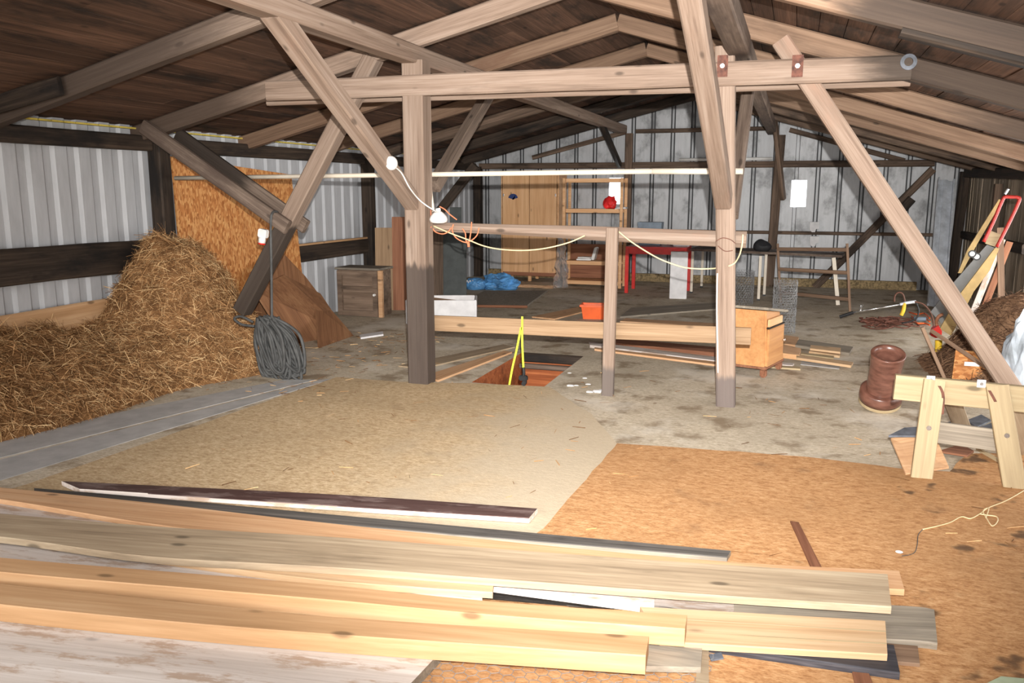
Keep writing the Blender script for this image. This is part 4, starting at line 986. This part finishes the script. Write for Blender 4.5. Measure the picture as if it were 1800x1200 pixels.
bm = B(); tube(bm, [Q(1729, 425, -.05), Q(1745, 392, -.05), Q(1762, 352, -.05), Q(1767, 346, -.05), Q(1778, 346, -.05), Q(1789, 347, -.05), Q(1791, 354, -.05), Q(1772, 395, -.05), Q(1752, 434, -.05)], .017, 8, 4); part('handle', bm, 'dullred', t, world=True, smooth=True, label='red tube handle')
bm = B(); tube(bm, [Q(1766, 341, -.05), Q(1772, 332, -.05)], .014, 8); part('bracket', bm, 'chrome', t, world=True)
for x, y in ((1709, 446), (1717, 451)):
    bm = B(); tube(bm, [Q(x, y, -.10), Q(x, y, -.05)], .038, 16); w_ = part('wheel', bm, 'blackrub', t, world=True)
    bm = B(); tube(bm, [Q(x, y, -.106), Q(x, y, -.098)], .024, 14); part('hub', bm, 'white', w_, world=True)
# planks behind the sled
for (xa, ya, xb, yb, m, nm) in ((1762, 420, 1722, 520, 'whitepaint', 'white strip leaning behind the sled'), (1775, 425, 1738, 520, 'redwood', 'reddish board leaning behind the white strip'), (1758, 400, 1760, 520, 'timber_orange', 'thin upright batten behind the sled')):
    a, b = PY(xa, ya, 9.7), PY(xb, yb, 9.62); d = (b - a).normalized(); b = a + d * ((a.z - .02) / -d.z)
    beam('leaning_strip', nm, 'board', b, a, .02, .06, m, up=UPY if False else V((1, 0, 0)), rough=.001, bev=.002)

# ------------------------------------------------------------------ nightstand
a, b, c = PZ(1300, 657), PZ(1346, 665), PZ(1377, 648)
sv = (c - b); sv.z = 0; ang = math.atan2(sv.y, sv.x)         # the front runs b -> c
fd = sv.length; side = .46
t = thing('nightstand', 'orange veneer nightstand standing crooked behind the slender post', 'nightstand', b, ang)
# local: x along the front, y into the depth (to the left in the picture)
H = .635; z0 = .1
def tap(bm, x0, x1, y0, y1, z0, z1, k):
    a_ = [bm.verts.new(p) for p in ((x0, y0, z0), (x1, y0, z0), (x1, y1, z0), (x0, y1, z0))]
    b_ = [bm.verts.new(p) for p in ((x0 + k, y0 + k, z1), (x1 - k, y0 + k, z1), (x1 - k, y1 - k, z1), (x0 + k, y1 - k, z1))]
    bm.faces.new(a_[::-1]); bm.faces.new(b_)
    for q in range(4): bm.faces.new((a_[q], a_[(q + 1) % 4], b_[(q + 1) % 4], b_[q]))
    bmesh.ops.bevel(bm, geom=[e for e in bm.edges if abs(e.verts[0].co.z - e.verts[1].co.z) > .05], offset=.02, segments=4, affect='EDGES')
bm = B(); tap(bm, 0, fd, 0, side, z0, H - .03, .045)
for v in bm.verts:
    if v.co.z > .3: v.co.z -= .065 * v.co.x / fd
part('body', bm, 'veneer', t)
bm = B(); rbox(bm, (fd / 2, side / 2, H - .047), (fd + .05, side + .02, .022), .005, Matrix.Rotation(.145, 3, 'Y')); part('top', bm, 'grey', t)
bm = B(); rbox(bm, (fd / 2, .012, .28), (fd * .84, .02, .31), .004); dr = part('door', bm, 'veneer', t)
bm = B(); lathe(bm, [(0, .03), (.012, .026), (.013, .014), (.006, .0)], seg=12)
for v in bm.verts: v.co = V((fd * .84 + v.co.x, -v.co.z, .29 + v.co.y))
part('knob', bm, 'chrome', dr)
bm = B(); rbox(bm, (fd / 2, .022, .485), (fd * .72, .02, .07), .004); part('drawer', bm, 'pine', t)
bm = B(); rbox(bm, (fd / 2, .015, .445), (fd * .86, .03, .012), .002); part('shelf_lip', bm, 'timber_dark', t)
bm = B(); rbox(bm, (fd / 2, side / 2, .09), (fd + .005, side + .005, .028), .006); part('plinth', bm, 'redwood', t)
for x in (.035, fd - .035):
    for y in (.035, side - .035):
        bm = B(); rbox(bm, (x, y, .04), (.06, .055, .08), .012); part('foot', bm, 'redwood', t)
# offcuts on the floor right of the nightstand
def off(label, far, near, z0, z1, mat): board(label, far, near, z0, z1, mat, name='offcut')
off('wide grey offcut, rearmost of the offcuts right of the nightstand', [(1404, 596), (1500, 609)], [(1398, 606), (1493, 620)], .001, .03, 'grey')
off('pale offcut lying on the wide grey one', [(1425, 606), (1478, 611)], [(1424, 612), (1477, 618)], .031, .052, 'fresh')
off('thin pale lath before the wide grey offcut', [(1424, 614), (1478, 619)], [(1422, 617), (1476, 625)], .001, .024, 'fresh')
off('pale lath in the middle of the offcuts', [(1408, 619), (1466, 625)], [(1408, 622), (1465, 629)], .001, .02, 'sawn')
off('long pale lath, nearest of the offcuts right of the nightstand', [(1400, 622), (1500, 636)], [(1400, 628), (1496, 642)], .021, .045, 'fresh')
off('orange brown board end beside the nightstand', [(1340, 596), (1408, 612)], [(1340, 616), (1405, 624)], .001, .05, 'pine')
off('tan box side lying behind the orange brown board end', [(1340, 584), (1404, 592)], [(1340, 600), (1399, 606)], .001, .03, 'peach')
off('white lath end beside the foot of the nightstand', [(1340, 634), (1396, 638)], [(1340, 638), (1393, 642)], .001, .02, 'whitepaint')
off('tan lath end at the foot of the nightstand', [(1340, 640), (1406, 644)], [(1340, 643), (1407, 648)], .001, .016, 'sawn')
flat('laminate_strip', [(1407, 640), (1475, 648), (1478, 640), (1410, 633)], .0005, .006, 'greyboard', 'thin grey sheet under the offcuts', 'floor panel')

# ------------------------------------------------------------------ tool heap before the right back corner
Yt = 10.7
def U(x, y, dy=0):
    p = PY(x, y, Yt + dy); p.z = max(p.z, .02); return p
t = thing('spray_lance', 'steel spray lance with yellow handle lying over the hose heap', 'tool', U(1545, 570))
bm = B(); tube(bm, [U(1500, 549), U(1582, 535)], .010, 8); part('tube', bm, 'chrome', t, world=True, smooth=True)
bm = B(); tube(bm, [U(1476, 557), U(1500, 549)], .02, 8); part('nozzle', bm, 'blackrub', t, world=True)
bm = B(); tube(bm, [U(1590, 532), U(1588, 545), U(1584, 554)], .022, 8); part('grip', bm, 'yellow', t, world=True, smooth=True, label='yellow grip')
bm = B(); tube(bm, [U(1582, 535), U(1594, 532), U(1610, 530)], .018, 8); part('coupling', bm, 'metal', t, world=True, smooth=True)
bm = B(); tube(bm, [U(1512, 546, -.03), U(1513, 536, -.03)], .010, 6); tube(bm, [U(1510, 548, -.04), U(1517, 535, -.04)], .005, 6); part('valve', bm, 'chrome', t, world=True)
bm = B(); tube(bm, [U(1572, 530, .1), U(1573, 520, .1), U(1579, 514, .1), U(1587, 517, .1), U(1591, 531, .1)], .010, 8); obj('hose', bm, 'brownhose', 'small brown hose arch rising over the tool heap', 'hose', smooth=True)
bm = B(); tube(bm, [U(1608, 530, -.1), U(1622, 534, -.1), U(1633, 545, -.12), U(1639, 558, -.15), U(1641, 570, -.2), U(1640, 580, -.2)], .009, 8); obj('hose', bm, 'brownhose', 'brown hose curving down at the right of the tool heap', 'hose', smooth=True)
bm = B(); tube(bm, [U(1610, 531, -.05), U(1615, 545, -.05), U(1612, 557, -.05), U(1603, 564, -.05), U(1585, 568, -.05)], .009, 8); obj('hose', bm, 'blackrub', 'black hose loop in the middle of the tool heap', 'hose', smooth=True)
bm = B()
for k in range(16):
    c = PZ(1545 + random.uniform(-25, 40), 573 + random.uniform(-6, 8)); a = random.uniform(.08, .2); ph = random.random() * 6
    tube(bm, [c + V((a * math.cos(ph + q * .8), a * .7 * math.sin(ph + q * .8), .03 + .05 * random.random())) for q in range(8)], .009, 5, 4)
obj('rusty_cable_coil', bm, 'rust', 'rust brown tangle of cable under the spray lance', 'cable', smooth=True)
bm = B()
for k in range(3):
    tube(bm, [PZ(1598 + k * 4, 551 + k * 7) + V((0, 0, .02)), PZ(1612, 556 + k * 8) + V((0, 0, .03)), PZ(1625, 553 + k * 9) + V((0, 0, .02)), PZ(1634, 562 + k * 6) + V((0, 0, .02))], .01, 6)
obj('extension_cord', bm, 'orange_plastic', 'orange extension cord on the floor beside the tool heap', 'cord', smooth=True)
c = PZ(1618, 565); bm = B(); tube(bm, [c + V((-.08, 0, .03)), c + V((.06, .02, .03))], .03, 10); obj('tool_handle', bm, 'greycover', 'grey blue tool handle lying in the cord loops', 'tool', smooth=True)
for k in range(2):
    pass
# hammer drill style red and yellow bits before the brown hay
t = thing('hedge_trimmer', 'red and yellow garden tool standing before the brown hay heap', 'tool', PZ(1645, 636))
Yh = PZ(1645, 636).y
def G(x, y, dy=0): return PY(x, y, Yh + dy)
bm = B(); prism(bm, [G(1636, 590), G(1640, 578), G(1650, 572), G(1656, 582), G(1655, 592), G(1645, 594)], (0, .1, 0)); part('motor_housing', bm, 'red', t, world=True)
bm = B(); tube(bm, [G(1650, 598, .05), G(1649, 615, .05), G(1645, 630, .05), G(1647, 634, .05)], lambda u: .034 - .01 * u, 10); part('sleeve', bm, 'yellow', t, world=True, smooth=True)
bm = B(); tube(bm, [G(1648, 574, .05), G(1646, 565, .05), G(1650, 556, .05), G(1658, 552, .05)], .016, 8); part('grip', bm, 'redwood', t, world=True, smooth=True)
beam('stick', 'thin wooden stick leaning upright left of the slanting strut foot', 'stick', PZ(1663, 672), PY(1621, 575, 7.9), .03, .03, 'timber_orange', rough=.001, bev=.003)
beam('stick', 'long thin wooden stick lying slanted across the slanting strut foot', 'stick', PZ(1800, 690, .05), PY(1637, 581, 8.0), .028, .028, 'timber_orange', rough=.001, bev=.003)
a = PZ(1672, 676)
slab('strand_board', [a, PY(1745, 676, a.y), PY(1742, 640, a.y + .1), PY(1712, 618, a.y + .15), PY(1680, 615, a.y + .15)], (0, .015, .003), 'osb', 'small orange strand board piece leaning at the foot of the slanting strut', 'panel')
bm = B(); c = PY(1710, 641, a.y); rbox(bm, c + V((0, .03, 0)), (.12, .004, .035), .001); obj('white_label', bm, 'white', 'white paper strip stuck on the small strand board piece', 'label')
t = lump('paper_sack', PZ(1794, 690) + V((.07, .12, 0)), (.2, .17, .6), 'sack', 'crumpled pale blue sack at the right edge behind the sawhorse', 'sack', .18, 5)
a = PZ(1788, 690); slab('slate_tile', [a + V((-.12, 0, .0)), a + V((.2, .0, .0)), a + V((.22, .07, .26)), a + V((-.04, .07, .24))], (0, .012, 0), 'slate', 'dark slate tile leaning on the pale blue sack', 'tile')

# ------------------------------------------------------------------ clay pipe
c = PZ(1548, 727) + V((0, .14, .062))
t = thing('clay_pipe', 'brown glazed clay pipe standing tilted left of the sawhorse', 'pipe', c, R=Matrix.Rotation(.4, 3, V((.995, .09, 0))))
bm = B(); lathe(bm, [(.108, .06), (.112, .12), (.11, .3), (.118, .42), (.122, .44), (.118, .445), (.095, .44), (.092, .40), (.088, .06)], seg=36); part('barrel', bm, 'ceramic', t, smooth=True)
bm = B(); lathe(bm, [(.088, .11), (.112, .115), (.14, .118), (.152, .11), (.155, .05), (.152, .026), (.10, .024), (.088, .05), (.088, .11)], seg=36); part('collar', bm, 'ceramic', t, smooth=True)
bm = B(); lathe(bm, [(.05, .0), (.152, .0), (.153, .026), (.05, .026), (.05, 0)], seg=36); part('base_ring', bm, 'sawn', t, label='pale ring under the collar')
# ------------------------------------------------------------------ sawhorse
t = thing('sawhorse', 'pale wooden sawhorse at the right edge of the floor', 'sawhorse', PZ(1690, 840))
r0, r1 = PY(1572, 679, 5.32), PY(1850, 706, 5.32)
beam('top_rail', None, None, r0, r1, .05, .15, 'sawn', parent=t, rough=.001, bev=.004)
for (tx, ty, bx, by) in ((1643, 690, 1619, 842), (1753, 700, 1784, 860)):
    b_ = PZ(bx, by); t_ = PY(tx, ty - 22, 5.28); lg = beam('leg', None, None, b_, t_, .115, .04, 'sawn', parent=t, up=V((0, 1, 0)), rough=.001, bev=.004)
    q = b_.lerp(t_, .52) + V((0, -.024, .005)); bm = B(); tube(bm, [q, q + V((0, -.008, 0))], .014, 10); part('bolt', bm, 'chrome', lg, world=True)
for (tx, ty, bx, by) in ((1668, 700, 1697, 756), (1772, 705, 1812, 790)):
    beam('leg', None, None, PZ(bx, by + 10), PY(tx, ty - 10, 5.42), .1, .04, 'greybrown', parent=t, up=V((0, 1, 0)), rough=.001, bev=.004)
beam('stretcher', None, None, PY(1640, 758, 5.33), PY(1772, 776, 5.33), .03, .13, 'grey', parent=t, rough=.002, bev=.004)
for px, py in ((1636, 667), (1725, 674)):
    q = PY(px, py, 5.288); bm = B(); rbox(bm, q, (.045, .006, .045), .001); pp = part('bolt_plate', bm, 'metal', t, world=True); bm = B(); tube(bm, [q, q + V((0, -.01, 0))], .01, 8); part('bolt', bm, 'chrome', pp, world=True)
for pts in (((1651, 678), (1657, 690), (1658, 705), (1656, 728)), ((1739, 686), (1748, 702), (1755, 718), (1761, 738))):
    bm = B(); ribbon(bm, [PY(x, y, 5.235) for x, y in pts], .016); part('strap', bm, 'rust', t, world=True, label='curved rusty strap')
# crate and slates under the sawhorse
a = PZ(1562, 768)
slab('plywood_scrap', [PZ(1566, 770, .12), PZ(1640, 757, .16), PZ(1668, 820, .02), PZ(1592, 832, .02)], (0, 0, -.012), 'peach', 'tan plywood scrap lying aslant under the sawhorse', 'panel')
slab('slate_tile', [PZ(1562, 765, .15), PZ(1590, 751, .16), PZ(1650, 748, .16), PZ(1622, 765, .15)], (0, 0, -.012), 'slate', 'long grey slate on the left edge of the plywood scrap', 'tile')
for i, (pp, nm) in enumerate(((((1700, 738), (1725, 728), (1742, 738), (1716, 750)), 'square slate tile behind the sawhorse stretcher'), (((1664, 742), (1688, 736), (1698, 750), (1668, 756)), 'broken slate tile right of the left sawhorse leg'), (((1722, 750), (1752, 740), (1758, 752), (1728, 766)), 'slate tile lying between the sawhorse legs'), (((1770, 735), (1792, 720), (1800, 735), (1780, 760)), 'slate tile right of the right sawhorse leg'))):
    slab('slate_tile', [PZ(x, y, .03 + .013 * i) for x, y in pp], (0, 0, -.011), 'slate', nm, 'tile')
slab('plywood_scrap', [PZ(1650, 792, .03), PZ(1700, 800, .03), PZ(1712, 792, .03), PZ(1690, 780, .03)], (0, 0, -.012), 'redwood', 'reddish plywood scrap below the sawhorse stretcher', 'panel')
beam('batten', 'thin pale batten slanting down behind the right sawhorse leg', 'board', PZ(1718, 788, .03), PZ(1760, 812, .02), .02, .02, 'sawn', rough=.001, bev=.002)
# twine on the carpet
bm = B(); tube(bm, [PZ(x, y, .016) for x, y in ((1800, 862), (1768, 880), (1738, 892), (1722, 903), (1706, 911), (1690, 908), (1670, 918), (1645, 925), (1622, 930))], .003, 5)
tube(bm, [PZ(x, y, .018) for x, y in ((1722, 903), (1735, 905), (1752, 908), (1753, 917), (1744, 924), (1735, 912), (1728, 898), (1738, 893), (1733, 910))], .003, 5)
obj('twine', bm, 'cream', 'white knotted twine on the orange carpet', 'twine', smooth=True)
bm = B(); tube(bm, [PZ(x, y, .014) for x, y in ((1622, 930), (1614, 940), (1612, 958), (1606, 972), (1585, 977))], .002, 4); obj('thread', bm, 'hose', 'thin grey thread trailing from the white twine', 'twine', smooth=True)
bm = B(); c = PZ(1580, 976); bmesh.ops.create_icosphere(bm, subdivisions=2, radius=.012)
for v in bm.verts: v.co = V((v.co.x * 1.4, v.co.y, v.co.z * .5 + .018)) + c
obj('paper_bit', bm, 'foam', 'white paper bit at the end of the grey thread', 'scrap')

# ------------------------------------------------------------------ light
w = bpy.data.worlds.new('world'); S.world = w; w.use_nodes = True
bg = w.node_tree.nodes['Background']; bg.inputs[0].default_value = (1, .99, .97, 1); bg.inputs[1].default_value = 7.5
def flash(name, loc, target, energy, angle, blend, r=.03, col=(1, .975, .94)):
    l = bpy.data.lights.new(name, 'SPOT'); l.energy = energy; l.spot_size = math.radians(angle); l.spot_blend = blend; l.shadow_soft_size = r; l.color = col
    o = bpy.data.objects.new(name, l); COL.objects.link(o); o.location = loc
    o.rotation_euler = (V(target) - V(loc)).to_track_quat('-Z', 'Y').to_euler(); return o
flash('flash', CAM + V((.05, .02, .2)), PY(1060, 350, 10), 3600, 82, 1.0, .018)
def portal(name, loc, rot, sx, sy):
    l = bpy.data.lights.new(name, 'AREA'); l.shape = 'RECTANGLE'; l.size = sx; l.size_y = sy; l.cycles.is_portal = True
    o = bpy.data.objects.new(name, l); COL.objects.link(o); o.location = loc; o.rotation_euler = rot
portal('added_side_opening', (XR + .05, 8.1, 1.0), (0, PI / 2, 0), 2.0, 6.3)  # portal over the unseen side gap that was added for daylight
portal('added_roof_opening', (-1.6, -1.5, 3.25), (0, 0, 0), 8.6, 2.2)  # unseen roof strip left open to light the foreground from above
portal('added_gable_opening', (-1.6, -2.66, 2.2), (PI / 2, 0, 0), 8.6, 1.8)  # unseen gable left open as added fill daylight behind the camera
S.view_settings.view_transform = 'Standard'; S.view_settings.look = 'None'; S.view_settings.gamma = 1; S.view_settings.exposure = 0.0; S.view_settings.use_curve_mapping = False
S.cycles.max_bounces = 6; S.cycles.diffuse_bounces = 4; S.cycles.use_denoising = True
